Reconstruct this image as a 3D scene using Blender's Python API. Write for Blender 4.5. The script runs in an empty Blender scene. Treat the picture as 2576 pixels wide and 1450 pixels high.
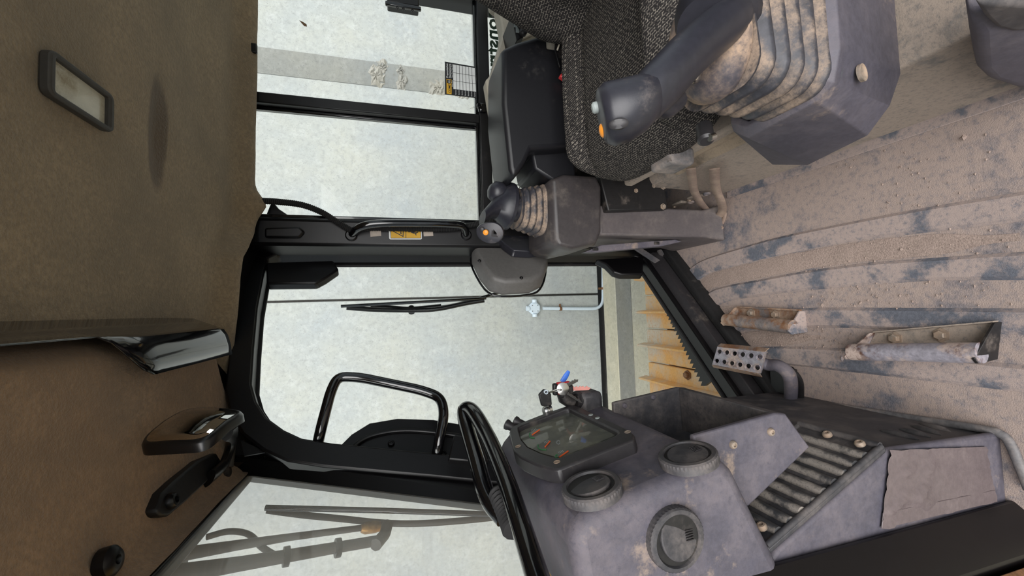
# Cab of a crawler machine seen through its open left door; the photograph lies on its side (image left = up).
import bpy, bmesh, math, random
from mathutils import Vector as V, Matrix, noise

random.seed(7)
scene = bpy.context.scene
COL = scene.collection

# ------------------------------------------------------------------ camera, world, sun, exposure
F_PX = 1025.0
CAM_H = 1.10
YAW, PITCH, ROLL = math.radians(2.956), math.radians(16.19), math.radians(-1.066)
_fwd = V((math.sin(YAW) * math.cos(PITCH), math.cos(YAW) * math.cos(PITCH), -math.sin(PITCH)))
_r0 = V((math.cos(YAW), -math.sin(YAW), 0))
_u0 = _r0.cross(_fwd)
CR = math.cos(ROLL) * _r0 + math.sin(ROLL) * _u0
CU = -math.sin(ROLL) * _r0 + math.cos(ROLL) * _u0
CF = _fwd
CAM = V((0, 0, CAM_H))
cam_data = bpy.data.cameras.new('camera')
cam_data.sensor_fit = 'HORIZONTAL'
cam_data.sensor_width = 36.0
cam_data.lens = F_PX / 2576.0 * 36.0
cam_data.clip_start = 0.02
cam = bpy.data.objects.new('camera', cam_data)
COL.objects.link(cam)
m = Matrix.Identity(4)
for i, ax in enumerate((-CU, CR, -CF)):
    for j in range(3):
        m[j][i] = ax[j]
m.translation = CAM
cam.matrix_world = m
scene.camera = cam

world = bpy.data.worlds.new('sky'); scene.world = world
world.use_nodes = True
_bg = world.node_tree.nodes['Background']
_bg.inputs[0].default_value = (0.84, 0.92, 1.0, 1)
_bg.inputs[1].default_value = 0.55

sun_data = bpy.data.lights.new('hazy_sun', 'SUN')
sun_data.energy = 4.2
sun_data.angle = math.radians(60)
sun_data.color = (1.0, 0.975, 0.955)
sun = bpy.data.objects.new('hazy_sun', sun_data)
COL.objects.link(sun)
sun.rotation_euler = V((0.12, 1.0, -0.55)).to_track_quat('-Z', 'Y').to_euler()

scene.view_settings.view_transform = 'Standard'
scene.view_settings.look = 'None'
scene.view_settings.gamma = 1.0
scene.view_settings.use_curve_mapping = False
scene.view_settings.exposure = 0.35


# ------------------------------------------------------------------ helpers
def P(px, py, x=None, y=None, z=None, pl=None):
    """the point of the place seen at a pixel, on the plane x=, y=, z= or pl=(point, normal)"""
    d = CF - CU * ((px - 1288) / F_PX) - CR * ((py - 725) / F_PX)
    if x is not None: t = x / d.x
    elif y is not None: t = y / d.y
    elif z is not None: t = (z - CAM_H) / d.z
    else:
        n = V(pl[1]); t = (V(pl[0]) - CAM).dot(n) / d.dot(n)
    return CAM + d * t

D0 = V((.217, 1.55, 0)); DS = V((-.731, -.682, 0)).normalized(); DN = V((.682, -.731, 0)).normalized()
def D(s, z, off=0):            # a point on the right door's plane, off = towards the cab's inside
    return D0 + DS * s + DN * off + V((0, 0, z))
def DP(px, py, off=0):
    return P(px, py, pl=(D0 + DN * off, DN))
WK = .1416
def WX(z, off=0): return -.36 + (z - 1.435) * WK + off
def WP(px, py, off=0): return P(px, py, pl=((-.36 + off, 0, 1.435), (1, 0, -WK)))

def lin(c):
    out = []
    for v in c:
        v = v / 255.0
        out.append(v / 12.92 if v <= .04045 else ((v + .055) / 1.055) ** 2.4)
    return tuple(out) + (1,)

MATS = {}
def mat(name, base, rough=.5, metal=0, dust=None, amt=0.0, dscale=7, soft=.12, fine=.25, fscale=90,
        bump=0.0, bscale=300, spec=.5, coat=0, up=0.0, rust=None, ramt=0, rscale=14, sheen=0):
    """dusty / worn procedural surface; base etc. in 0-255 sRGB"""
    if name in MATS: return MATS[name]
    M = bpy.data.materials.new(name); M.use_nodes = True
    nt = M.node_tree; N = nt.nodes; L = nt.links
    b = N['Principled BSDF']
    tc = N.new('ShaderNodeTexCoord')
    def noise_n(scale, det=6, rgh=.6):
        n = N.new('ShaderNodeTexNoise'); n.inputs['Scale'].default_value = scale
        n.inputs['Detail'].default_value = det; n.inputs['Roughness'].default_value = rgh
        L.new(tc.outputs['Object'], n.inputs['Vector']); return n
    def mixc(fac, a, c):
        x = N.new('ShaderNodeMix'); x.data_type = 'RGBA'
        if isinstance(fac, float): x.inputs[0].default_value = fac
        else: L.new(fac, x.inputs[0])
        for k, q in ((6, a), (7, c)):
            if isinstance(q, tuple): x.inputs[k].default_value = q
            else: L.new(q, x.inputs[k])
        return x.outputs[2]
    def math_n(op, a, c, clamp=False):
        x = N.new('ShaderNodeMath'); x.operation = op; x.use_clamp = clamp
        for k, q in ((0, a), (1, c)):
            if isinstance(q, (int, float)): x.inputs[k].default_value = q
            else: L.new(q, x.inputs[k])
        return x.outputs[0]
    def thresh(src, lo, hi):
        x = N.new('ShaderNodeMapRange'); x.interpolation_type = 'SMOOTHSTEP'
        L.new(src, x.inputs[0]); x.inputs[1].default_value = lo; x.inputs[2].default_value = hi
        return x.outputs[0]
    col = lin(base)
    fn = noise_n(fscale, 4, .7)
    dark = tuple(v * (1 - fine) for v in col[:3]) + (1,); light = tuple(min(1, v * (1 + fine)) for v in col[:3]) + (1,)
    c = mixc(thresh(fn.outputs[0], .3, .7), dark, light)
    rfac = None
    if rust:
        rn = noise_n(rscale, 8, .7)
        rf = thresh(rn.outputs[0], .62 - ramt * .3 - .06, .62 - ramt * .3 + .06)
        c = mixc(rf, c, lin(rust))
    if dust:
        dn = noise_n(dscale, 9, .68)
        src = dn.outputs[0]
        if up:
            g = N.new('ShaderNodeNewGeometry'); sx = N.new('ShaderNodeSeparateXYZ')
            L.new(g.outputs['Normal'], sx.inputs[0])
            src = math_n('ADD', src, math_n('MULTIPLY', sx.outputs[2], up * .25))
        th = .75 - amt * .5
        df = thresh(src, th - soft, th + soft)
        dn2 = noise_n(dscale * 14, 5, .75)
        df = math_n('MULTIPLY', df, thresh(dn2.outputs[0], .2, .55))
        c = mixc(df, c, lin(dust))
        rfac = math_n('ADD', rough, math_n('MULTIPLY', df, max(0, .92 - rough)))
    L.new(c, b.inputs['Base Color'])
    if rfac is not None: L.new(rfac, b.inputs['Roughness'])
    else: b.inputs['Roughness'].default_value = rough
    b.inputs['Metallic'].default_value = metal
    b.inputs['Specular IOR Level'].default_value = spec
    b.inputs['Coat Weight'].default_value = coat
    if sheen:
        b.inputs['Sheen Weight'].default_value = sheen
    if bump:
        bn = noise_n(bscale, 5, .65)
        bp = N.new('ShaderNodeBump'); bp.inputs['Strength'].default_value = min(1, bump)
        bp.inputs['Distance'].default_value = .004
        L.new(bn.outputs[0], bp.inputs['Height']); L.new(bp.outputs[0], b.inputs['Normal'])
    MATS[name] = M
    return M

def glass_mat(name, tint=(.95, .965, .955), haze=0.0):
    if name in MATS: return MATS[name]
    M = bpy.data.materials.new(name); M.use_nodes = True
    nt = M.node_tree; N = nt.nodes; L = nt.links
    N.remove(N['Principled BSDF'])
    t = N.new('ShaderNodeBsdfTransparent'); t.inputs[0].default_value = tint + (1,)
    g = N.new('ShaderNodeBsdfGlossy'); g.inputs['Roughness'].default_value = .02
    lw = N.new('ShaderNodeLayerWeight'); lw.inputs[0].default_value = .5
    pw_ = N.new('ShaderNodeMath'); pw_.operation = 'POWER'; L.new(lw.outputs['Facing'], pw_.inputs[0]); pw_.inputs[1].default_value = 4.5
    fr = N.new('ShaderNodeMath'); fr.operation = 'MULTIPLY_ADD'; L.new(pw_.outputs[0], fr.inputs[0]); fr.inputs[1].default_value = .8; fr.inputs[2].default_value = .008
    mx = N.new('ShaderNodeMixShader')
    L.new(fr.outputs[0], mx.inputs[0]); L.new(t.outputs[0], mx.inputs[1]); L.new(g.outputs[0], mx.inputs[2])
    out = mx.outputs[0]
    if haze:                    # film of dust on the glass
        df = N.new('ShaderNodeBsdfTranslucent'); df.inputs[0].default_value = (.8, .78, .72, 1)
        d2 = N.new('ShaderNodeBsdfDiffuse'); d2.inputs[0].default_value = (.8, .78, .72, 1)
        ms = N.new('ShaderNodeMixShader'); L.new(df.outputs[0], ms.inputs[1]); L.new(d2.outputs[0], ms.inputs[2])
        m2 = N.new('ShaderNodeMixShader'); m2.inputs[0].default_value = haze
        L.new(out, m2.inputs[1]); L.new(ms.outputs[0], m2.inputs[2]); out = m2.outputs[0]
    L.new(out, N['Material Output'].inputs[0])
    MATS[name] = M
    return M

def tag(o, label=None, cat=None, group=None, kind=None):
    if label: o['label'] = label
    if cat: o['category'] = cat
    if group: o['group'] = group
    if kind: o['kind'] = kind
    return o

def thing(name, label, cat, loc, group=None, kind=None):
    o = bpy.data.objects.new(name, None); COL.objects.link(o)
    o.location = loc; o.empty_display_size = .05
    return tag(o, label, cat, group, kind)

def wloc(o):
    v = V((0, 0, 0))
    while o is not None:
        v = v + o.location; o = o.parent
    return v

def mk(name, verts, faces, ma, parent=None, smooth=True, bevel=0, seg=2, sub=0, solid=0, ang=.7, weld=False, loc=None):
    """verts in world coordinates; the object sits at the parent's origin (or at loc)"""
    if parent is not None: org = wloc(parent)
    elif loc is not None: org = V(loc)
    else:
        org = V((sum(v[0] for v in verts) / len(verts), sum(v[1] for v in verts) / len(verts), min(v[2] for v in verts)))
    me = bpy.data.meshes.new(name)
    me.from_pydata([tuple(V(v) - org) for v in verts], [], [tuple(f) for f in faces])
    bm = bmesh.new(); bm.from_mesh(me)
    if weld: bmesh.ops.remove_doubles(bm, verts=bm.verts, dist=1e-5)
    bmesh.ops.recalc_face_normals(bm, faces=bm.faces)
    bm.to_mesh(me); bm.free()
    if smooth:
        me.shade_smooth(); me.set_sharp_from_angle(angle=ang)
    o = bpy.data.objects.new(name, me); COL.objects.link(o)
    if ma: me.materials.append(ma)
    if parent is not None: o.parent = parent
    else: o.location = org
    if solid:
        md = o.modifiers.new('thickness', 'SOLIDIFY'); md.thickness = solid; md.offset = 0
    if bevel:
        md = o.modifiers.new('edge', 'BEVEL'); md.width = bevel; md.segments = seg; md.limit_method = 'ANGLE'; md.angle_limit = .6
        md.harden_normals = False
    if sub:
        md = o.modifiers.new('round', 'SUBSURF'); md.levels = sub; md.render_levels = sub
    return o

def box_vf(c, s, R=None):
    c = V(c); hx, hy, hz = s[0] / 2, s[1] / 2, s[2] / 2
    vs = [V((x, y, z)) for x in (-hx, hx) for y in (-hy, hy) for z in (-hz, hz)]
    if R is not None: vs = [R @ v for v in vs]
    vs = [v + c for v in vs]
    return vs, [(0, 1, 3, 2), (4, 6, 7, 5), (0, 4, 5, 1), (2, 3, 7, 6), (0, 2, 6, 4), (1, 5, 7, 3)]
def box(name, c, s, ma, parent=None, R=None, bevel=.003, seg=2, **k):
    v, f = box_vf(c, s, R); return mk(name, v, f, ma, parent, bevel=bevel, seg=seg, **k)
def bxx(name, a, b, ma, parent=None, bevel=.003, **k):      # box from two corners
    a = V(a); b = V(b); return box(name, (a + b) / 2, tuple(abs(q) for q in (b - a)), ma, parent, bevel=bevel, **k)

def frame(z, x=None):
    """rotation whose Z is z and X close to x"""
    z = V(z).normalized()
    x = V(x) if x is not None else (V((1, 0, 0)) if abs(z.x) < .8 else V((0, 1, 0)))
    x = (x - z * x.dot(z)).normalized(); y = z.cross(x)
    return Matrix((x, y, z)).transposed()

def prism(name, pts, off, ma, parent=None, bevel=0, seg=2, **k):
    off = V(off); n = len(pts)
    vs = [V(p) for p in pts] + [V(p) + off for p in pts]
    fs = [tuple(range(n)), tuple(range(2 * n - 1, n - 1, -1))] + [(i, (i + 1) % n, n + (i + 1) % n, n + i) for i in range(n)]
    return mk(name, vs, fs, ma, parent, bevel=bevel, seg=seg, **k)

def loft(name, loops, ma, parent=None, cap=True, closed=True, **k):
    n = len(loops[0]); vs = [V(p) for l in loops for p in l]; fs = []
    for i in range(len(loops) - 1):
        for j in range(n if closed else n - 1):
            a = i * n + j; b = i * n + (j + 1) % n
            fs.append((a, b, b + n, a + n))
    if cap and closed:
        fs.append(tuple(range(n))[::-1]); fs.append(tuple(range((len(loops) - 1) * n, len(loops) * n)))
    return mk(name, vs, fs, ma, parent, **k)

def catmull(pts, n=8):
    pts = [V(p) for p in pts]; out = []
    for i in range(len(pts) - 1):
        p0 = pts[max(i - 1, 0)]; p1 = pts[i]; p2 = pts[i + 1]; p3 = pts[min(i + 2, len(pts) - 1)]
        for j in range(n):
            t = j / n
            out.append(.5 * ((2 * p1) + (p2 - p0) * t + (2 * p0 - 5 * p1 + 4 * p2 - p3) * t * t + (3 * p1 - p0 - 3 * p2 + p3) * t ** 3))
    out.append(pts[-1]); return out

def fillet(pts, r, n=6):
    pts = [V(p) for p in pts]; out = [pts[0]]
    for i in range(1, len(pts) - 1):
        a = (pts[i - 1] - pts[i]); b = (pts[i + 1] - pts[i]); q = min(r, a.length * .48, b.length * .48)
        A = pts[i] + a.normalized() * q; B = pts[i] + b.normalized() * q
        for j in range(n + 1):
            t = j / n; out.append(A * (1 - t) ** 2 + pts[i] * 2 * t * (1 - t) + B * t * t)
    out.append(pts[-1]); return out

def sweep_loops(path, rad, n=12, closed=False, flat=1.0, up=None):
    path = [V(p) for p in path]; loops = []; prev = None
    for i, p in enumerate(path):
        if closed: t = path[(i + 1) % len(path)] - path[i - 1]
        else: t = path[min(i + 1, len(path) - 1)] - path[max(i - 1, 0)]
        t.normalize()
        if prev is None:
            a = V(up) if up is not None else (V((0, 0, 1)) if abs(t.z) < .9 else V((1, 0, 0)))
        else: a = prev
        a = (a - t * a.dot(t)).normalized(); prev = a; b = t.cross(a)
        r = rad[i] if isinstance(rad, (list, tuple)) else rad
        loops.append([p + a * (math.cos(2 * math.pi * k / n) * r * flat) + b * (math.sin(2 * math.pi * k / n) * r) for k in range(n)])
    return loops
def tube(name, path, rad, ma, parent=None, n=12, closed=False, flat=1.0, up=None, **k):
    loops = sweep_loops(path, rad, n, closed, flat, up)
    if closed: loops.append(loops[0])
    return loft(name, loops, ma, parent, cap=not closed, weld=closed, ang=1.0, **k)
def corrugated(name, path, r, ma, parent=None, pitch=.006, amp=.14, n=10):
    path = [V(p) for p in path]; L = [0]
    for i in range(1, len(path)): L.append(L[-1] + (path[i] - path[i - 1]).length)
    tot = L[-1]; cnt = int(tot / pitch * 2); out = []; rad = []; j = 0
    for i in range(cnt + 1):
        d = tot * i / cnt
        while j < len(L) - 2 and L[j + 1] < d: j += 1
        t = (d - L[j]) / max(1e-9, L[j + 1] - L[j])
        out.append(path[j].lerp(path[j + 1], t)); rad.append(r * (1 + amp * (1 if i % 2 else -1)))
    return tube(name, out, rad, ma, parent, n=n)

def lathe(name, org, axis, prof, ma, parent=None, n=24, xdir=None, sx=1.0, cap=True, **k):
    R = frame(axis, xdir); loops = []
    for r, h in prof:
        loops.append([V(org) + R @ V((math.cos(2 * math.pi * i / n) * r * sx, math.sin(2 * math.pi * i / n) * r, h)) for i in range(n)])
    return loft(name, loops, ma, parent, cap=cap, **k)

def rrect(c, R, w, h, r, n=4, z=0):
    """rounded rectangle loop, centre c, rotation R"""
    out = []
    for (cx, cy, a0) in ((w / 2 - r, h / 2 - r, 0), (-w / 2 + r, h / 2 - r, 90), (-w / 2 + r, -h / 2 + r, 180), (w / 2 - r, -h / 2 + r, 270)):
        for i in range(n + 1):
            a = math.radians(a0 + 90 * i / n)
            out.append(V(c) + R @ V((cx + r * math.cos(a), cy + r * math.sin(a), z)))
    return out

def plate(name, outer, off, ma, parent=None, bevel=.002, **k):
    return prism(name, outer, off, ma, parent, bevel=bevel, **k)

def ring_plate(name, outer, inner, off, ma, parent=None, bevel=0, **k):
    """a frame: outer and inner loops with the same number of points, thickness off"""
    n = len(outer); off = V(off)
    vs = [V(p) for p in outer] + [V(p) for p in inner] + [V(p) + off for p in outer] + [V(p) + off for p in inner]
    fs = []
    for i in range(n):
        j = (i + 1) % n
        fs += [(i, j, n + j, n + i), (2 * n + i, 3 * n + i, 3 * n + j, 2 * n + j), (i, 2 * n + i, 2 * n + j, j), (n + i, n + j, 3 * n + j, 3 * n + i)]
    return mk(name, vs, fs, ma, parent, bevel=bevel, **k)

def resample(pts, n, closed=False):
    pts = [V(p) for p in pts]
    if closed: pts = pts + [pts[0]]
    L = [0]
    for i in range(1, len(pts)): L.append(L[-1] + (pts[i] - pts[i - 1]).length)
    out = []; j = 0; cnt = n if closed else n - 1
    for i in range(n):
        d = L[-1] * i / cnt
        while j < len(L) - 2 and L[j + 1] < d: j += 1
        t = (d - L[j]) / max(1e-9, L[j + 1] - L[j]); out.append(pts[j].lerp(pts[j + 1], t))
    return out

def text(name, body, org, xdir, ydir, size, ma, parent=None, bold=0.0, shear=0.0, align='LEFT', loc=None, sx=1.0):
    cu = bpy.data.curves.new(name, 'FONT'); cu.body = body; cu.size = size; cu.align_x = align
    cu.offset = bold * size; cu.shear = shear; cu.resolution_u = 2; cu.extrude = .0001
    tmp = bpy.data.objects.new(name, cu); COL.objects.link(tmp)
    bpy.context.view_layer.update()
    me = bpy.data.meshes.new_from_object(tmp.evaluated_get(bpy.context.evaluated_depsgraph_get()))
    bpy.data.objects.remove(tmp); bpy.data.curves.remove(cu)
    x = V(xdir).normalized(); y = V(ydir).normalized(); z = x.cross(y)
    R = Matrix((x, y, z)).transposed().to_4x4(); base = wloc(parent) if parent is not None else V((0, 0, 0))
    me.transform(Matrix.Translation(V(org) - base) @ R @ Matrix.Diagonal((sx, 1, 1, 1)))
    me.materials.clear(); me.materials.append(ma)
    o = bpy.data.objects.new(name, me); COL.objects.link(o)
    if parent is not None: o.parent = parent
    return o

def screw(parent, p, axis, r=.006, name='screw', ma=None):
    return lathe(name, p, axis, [(r, -.001), (r, r * .35), (r * .75, r * .7), (r * .45, r * .75), (r * .4, r * .35)], ma or M_bolt, parent, n=12)
def hexbolt(parent, p, axis, r=.008, ma=None):
    o = lathe('bolt', p, axis, [(r * 1.5, -.001), (r * 1.5, r * .25), (r * 1.02, r * .25), (r, r * .95), (r * .8, r * 1.1)], ma or M_bolt, parent, n=6, ang=.3)
    return o

# ------------------------------------------------------------------ materials
DUST = (168, 148, 134)
M_black = mat('black_paint', (10, 9, 11), .36, dust=(90, 84, 78), amt=.06, dscale=5, fine=.2, spec=.4)
M_gloss = mat('gloss_black', (9, 9, 11), .12, fine=.1, coat=.6)
M_rubber = mat('black_rubber', (18, 17, 18), .7, dust=(80, 74, 70), amt=.15, dscale=9)
M_plastic = mat('console_plastic', (74, 72, 82), .5, dust=(112, 104, 108), amt=.30, dscale=8, soft=.22, fine=.14, bump=.14, bscale=600, up=.3, rust=(140, 124, 112), ramt=-.07, rscale=9)
M_plastic_d = mat('dark_console_plastic', (54, 54, 58), .5, dust=(112, 104, 100), amt=.28, dscale=11, soft=.2, fine=.15, bump=.1, bscale=700, up=.3)
M_clean = mat('clean_dark_plastic', (44, 42, 44), .42, dust=(120, 110, 100), amt=.16, dscale=8, fine=.12, bump=.08, bscale=900)
M_arm = mat('armrest_skin', (22, 22, 26), .42, fine=.1, bump=.05, bscale=900, dust=(90, 86, 82), amt=.08, dscale=6)
M_column = mat('column_plastic', (82, 76, 77), .5, dust=(130, 120, 112), amt=.25, dscale=7, soft=.2, fine=.1, bump=.08, bscale=900, up=.3)
M_podc = mat('pod_plastic', (58, 54, 55), .4, dust=(120, 110, 100), amt=.15, dscale=8, soft=.2, fine=.1, bump=.08, bscale=900)
M_grip = mat('grip_plastic', (40, 40, 47), .36, fine=.1, bump=.06, bscale=1200, dust=(120, 110, 105), amt=.1, dscale=14)
M_bellows = mat('rubber_bellows', (56, 56, 62), .5, dust=(158, 138, 120), amt=.33, dscale=15, soft=.12, up=.35)
M_collar = mat('dusty_collar', (66, 64, 72), .5, dust=(172, 146, 122), amt=.52, dscale=11, soft=.14, fine=.15)
M_bellows_dusty = mat('dusty_bellows', (120, 108, 94), .8, dust=(158, 140, 120), amt=.6, dscale=12)
M_mat = mat('floor_mat', (104, 104, 112), .7, dust=(164, 147, 138), amt=.66, dscale=5, soft=.07, fine=.2, fscale=160, bump=.5, bscale=420)
M_rib = mat('mat_rib', (96, 99, 108), .65, dust=(164, 148, 141), amt=.56, dscale=8, soft=.06, fine=.2, fscale=200, bump=.35, bscale=600)
M_sand = mat('packed_dirt', (156, 138, 128), .95, fine=.22, fscale=260, bump=.6, bscale=330)
M_lip = mat('mat_lip', (98, 96, 97), .55, dust=(150, 138, 130), amt=.4, dscale=12)
M_riser = mat('dusty_riser', (104, 102, 100), .75, dust=(158, 144, 131), amt=.76, dscale=9, soft=.08, fine=.2, bump=.25, bscale=300)
M_steel = mat('worn_step_steel', (146, 142, 150), .4, metal=.15, rust=(92, 62, 50), ramt=.22, rscale=9, dust=(186, 168, 158), amt=.42, dscale=16, soft=.06)
M_rusty = mat('rusty_step_steel', (116, 108, 106), .55, metal=.15, rust=(122, 84, 58), ramt=.42, rscale=16, dust=(170, 148, 128), amt=.4, dscale=14)
M_bolt = mat('dusty_bolt', (150, 138, 126), .5, metal=.4, dust=(168, 146, 126), amt=.5, dscale=40)
M_chrome = mat('bright_steel', (196, 194, 190), .22, metal=1.0, fine=.05)
M_yellow = mat('yellow_paint', (236, 170, 40), .5, fine=.06, dust=(190, 160, 110), amt=.2, dscale=6)
M_track = mat('track_paint', (226, 172, 100), .7, fine=.1, dust=(206, 196, 178), amt=.48, dscale=5, soft=.14, rust=(190, 120, 50), ramt=.2, rscale=5)
M_conduit = mat('pale_blue_conduit', (206, 218, 228), .45, fine=.04)
M_clip = mat('rusted_clip', (128, 92, 64), .6, metal=.4, fine=.3)
M_white = mat('white_print', (222, 224, 222), .6, fine=.03)
M_ink = mat('black_ink', (18, 18, 22), .5, fine=.05)
M_green_ink = mat('dark_green_ink', (36, 58, 44), .5, fine=.1)
M_olive_ink = mat('olive_ink', (112, 112, 72), .5, fine=.1)
M_sign = mat('warning_yellow', (206, 158, 32), .55, fine=.05)
M_orange = mat('orange_button', (236, 150, 50), .4, fine=.04)
M_red = mat('red_button', (214, 58, 62), .4, fine=.05)
M_cream = mat('pale_trim', (168, 162, 148), .6, dust=(180, 168, 148), amt=.3, dscale=6, fine=.06, bump=.05, bscale=800)
M_tape = mat('grey_tape', (94, 84, 85), .33, dust=(118, 106, 104), amt=.28, dscale=8, fine=.1, bump=.25, bscale=60)
M_strap = mat('webbing_strap', (140, 120, 108), .85, dust=(160, 140, 122), amt=.4, dscale=20, fine=.12, bump=.3, bscale=900)
M_panelblack = mat('black_panel', (24, 23, 24), .5, dust=(110, 100, 92), amt=.2, dscale=12)
M_mirror = mat('mirror_glass', (200, 200, 196), .03, metal=1.0, fine=.02)
M_lens = mat('lamp_lens', (196, 192, 176), .25, fine=.05, dust=(150, 140, 120), amt=.35, dscale=14, coat=.4)
M_frame_grey = mat('lamp_frame', (58, 55, 52), .6, fine=.1)
GLASS = glass_mat('cab_glass')

def felt(name, base, stain=None):
    """felt headliner; stain = (centre xy, half sizes) of a dark water mark"""
    M = mat(name, base, .95, fine=.26, fscale=110, bump=1.0, bscale=210, dust=tuple(int(v * .80) for v in base), amt=.5, dscale=4, soft=.2, sheen=.25)
    return M
M_felt = felt('headliner_felt', (150, 130, 102))
M_felt_front = felt('front_headliner_felt', (160, 128, 96))

def stain_into(M, c, hx, hy, col):
    nt = M.node_tree; N = nt.nodes; L = nt.links; b = N['Principled BSDF']
    src = b.inputs['Base Color'].links[0].from_socket
    g = N.new('ShaderNodeTexCoord'); s = N.new('ShaderNodeSeparateXYZ'); L.new(g.outputs['Object'], s.inputs[0])
    nz = N.new('ShaderNodeTexNoise'); nz.inputs['Scale'].default_value = 18; nz.inputs['Detail'].default_value = 6
    L.new(g.outputs['Object'], nz.inputs['Vector'])
    def mm(op, a, q):
        x = N.new('ShaderNodeMath'); x.operation = op
        for k, v in ((0, a), (1, q)):
            if isinstance(v, (int, float)): x.inputs[k].default_value = v
            else: L.new(v, x.inputs[k])
        return x.outputs[0]
    dx = mm('POWER', mm('ABSOLUTE', mm('DIVIDE', mm('SUBTRACT', s.outputs[0], c[0]), hx), 0), 2.0)
    dy = mm('POWER', mm('ABSOLUTE', mm('DIVIDE', mm('SUBTRACT', s.outputs[1], c[1]), hy), 0), 2.0)
    d = mm('ADD', mm('ADD', dx, dy), mm('MULTIPLY', nz.outputs[0], .7))
    r = N.new('ShaderNodeMapRange'); r.interpolation_type = 'SMOOTHSTEP'; L.new(d, r.inputs[0])
    r.inputs[1].default_value = .95; r.inputs[2].default_value = 1.5; r.inputs[3].default_value = .8; r.inputs[4].default_value = 0
    x = N.new('ShaderNodeMix'); x.data_type = 'RGBA'; L.new(r.outputs[0], x.inputs[0]); L.new(src, x.inputs[6]); x.inputs[7].default_value = lin(col)
    L.new(x.outputs[2], b.inputs['Base Color'])

def concrete(name, base, scale=1.0, speck=.5):
    M = bpy.data.materials.new(name); M.use_nodes = True
    nt = M.node_tree; N = nt.nodes; L = nt.links; b = N['Principled BSDF']
    tc = N.new('ShaderNodeTexCoord')
    def nz(s, d=6, r=.6):
        n = N.new('ShaderNodeTexNoise'); n.inputs['Scale'].default_value = s; n.inputs['Detail'].default_value = d; n.inputs['Roughness'].default_value = r
        L.new(tc.outputs['Object'], n.inputs['Vector']); return n.outputs[0]
    def ramp(src, a, c, lo, hi):
        r = N.new('ShaderNodeMapRange'); L.new(src, r.inputs[0]); r.inputs[1].default_value = lo; r.inputs[2].default_value = hi
        x = N.new('ShaderNodeMix'); x.data_type = 'RGBA'; L.new(r.outputs[0], x.inputs[0])
        for k, q in ((6, a), (7, c)):
            if isinstance(q, tuple): x.inputs[k].default_value = q
            else: L.new(q, x.inputs[k])
        return x.outputs[2]
    B = lin(base)
    warm = tuple(B[i] * (1.04, 1.02, .95)[i] for i in range(3)) + (1,); cool = tuple(B[i] * (.88, .91, .95)[i] for i in range(3)) + (1,)
    c = ramp(nz(1.3 * scale), warm, cool, .35, .65)
    c = ramp(nz(9 * scale, 8, .8), c, tuple(min(1, v * 1.22) for v in B[:3]) + (1,), .5, .72)
    c = ramp(nz(24 * scale, 8, .75), tuple(v * .74 for v in B[:3]) + (1,), c, .28, .52)
    vo = N.new('ShaderNodeTexVoronoi'); vo.inputs['Scale'].default_value = 55 * scale; L.new(tc.outputs['Object'], vo.inputs['Vector'])
    c = ramp(vo.outputs['Distance'], tuple(v * (1 - speck) for v in B[:3]) + (1,), c, .06, .16)
    L.new(c, b.inputs['Base Color']); b.inputs['Roughness'].default_value = .9; b.inputs['Specular IOR Level'].default_value = .2
    bp = N.new('ShaderNodeBump'); bp.inputs['Strength'].default_value = .5; bp.inputs['Distance'].default_value = .004
    L.new(nz(60 * scale, 6, .7), bp.inputs['Height']); L.new(bp.outputs[0], b.inputs['Normal'])
    MATS[name] = M
    return M
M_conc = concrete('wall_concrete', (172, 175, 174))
M_conc_shade = concrete('wall_concrete_shade', (142, 143, 140))  # same concrete with the side face's shade put into a darker colour
M_conc3 = concrete('exposed_aggregate', (158, 155, 148), 1.5, .6)
M_ground = concrete('yard_concrete', (184, 178, 162), 1.2, .7)
M_kerb = concrete('kerb_concrete', (196, 190, 172), 1.0)
M_gutter = concrete('gutter_concrete', (138, 136, 130), 1.2)
M_joint = mat('joint_gap', (60, 58, 56), .9)

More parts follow.
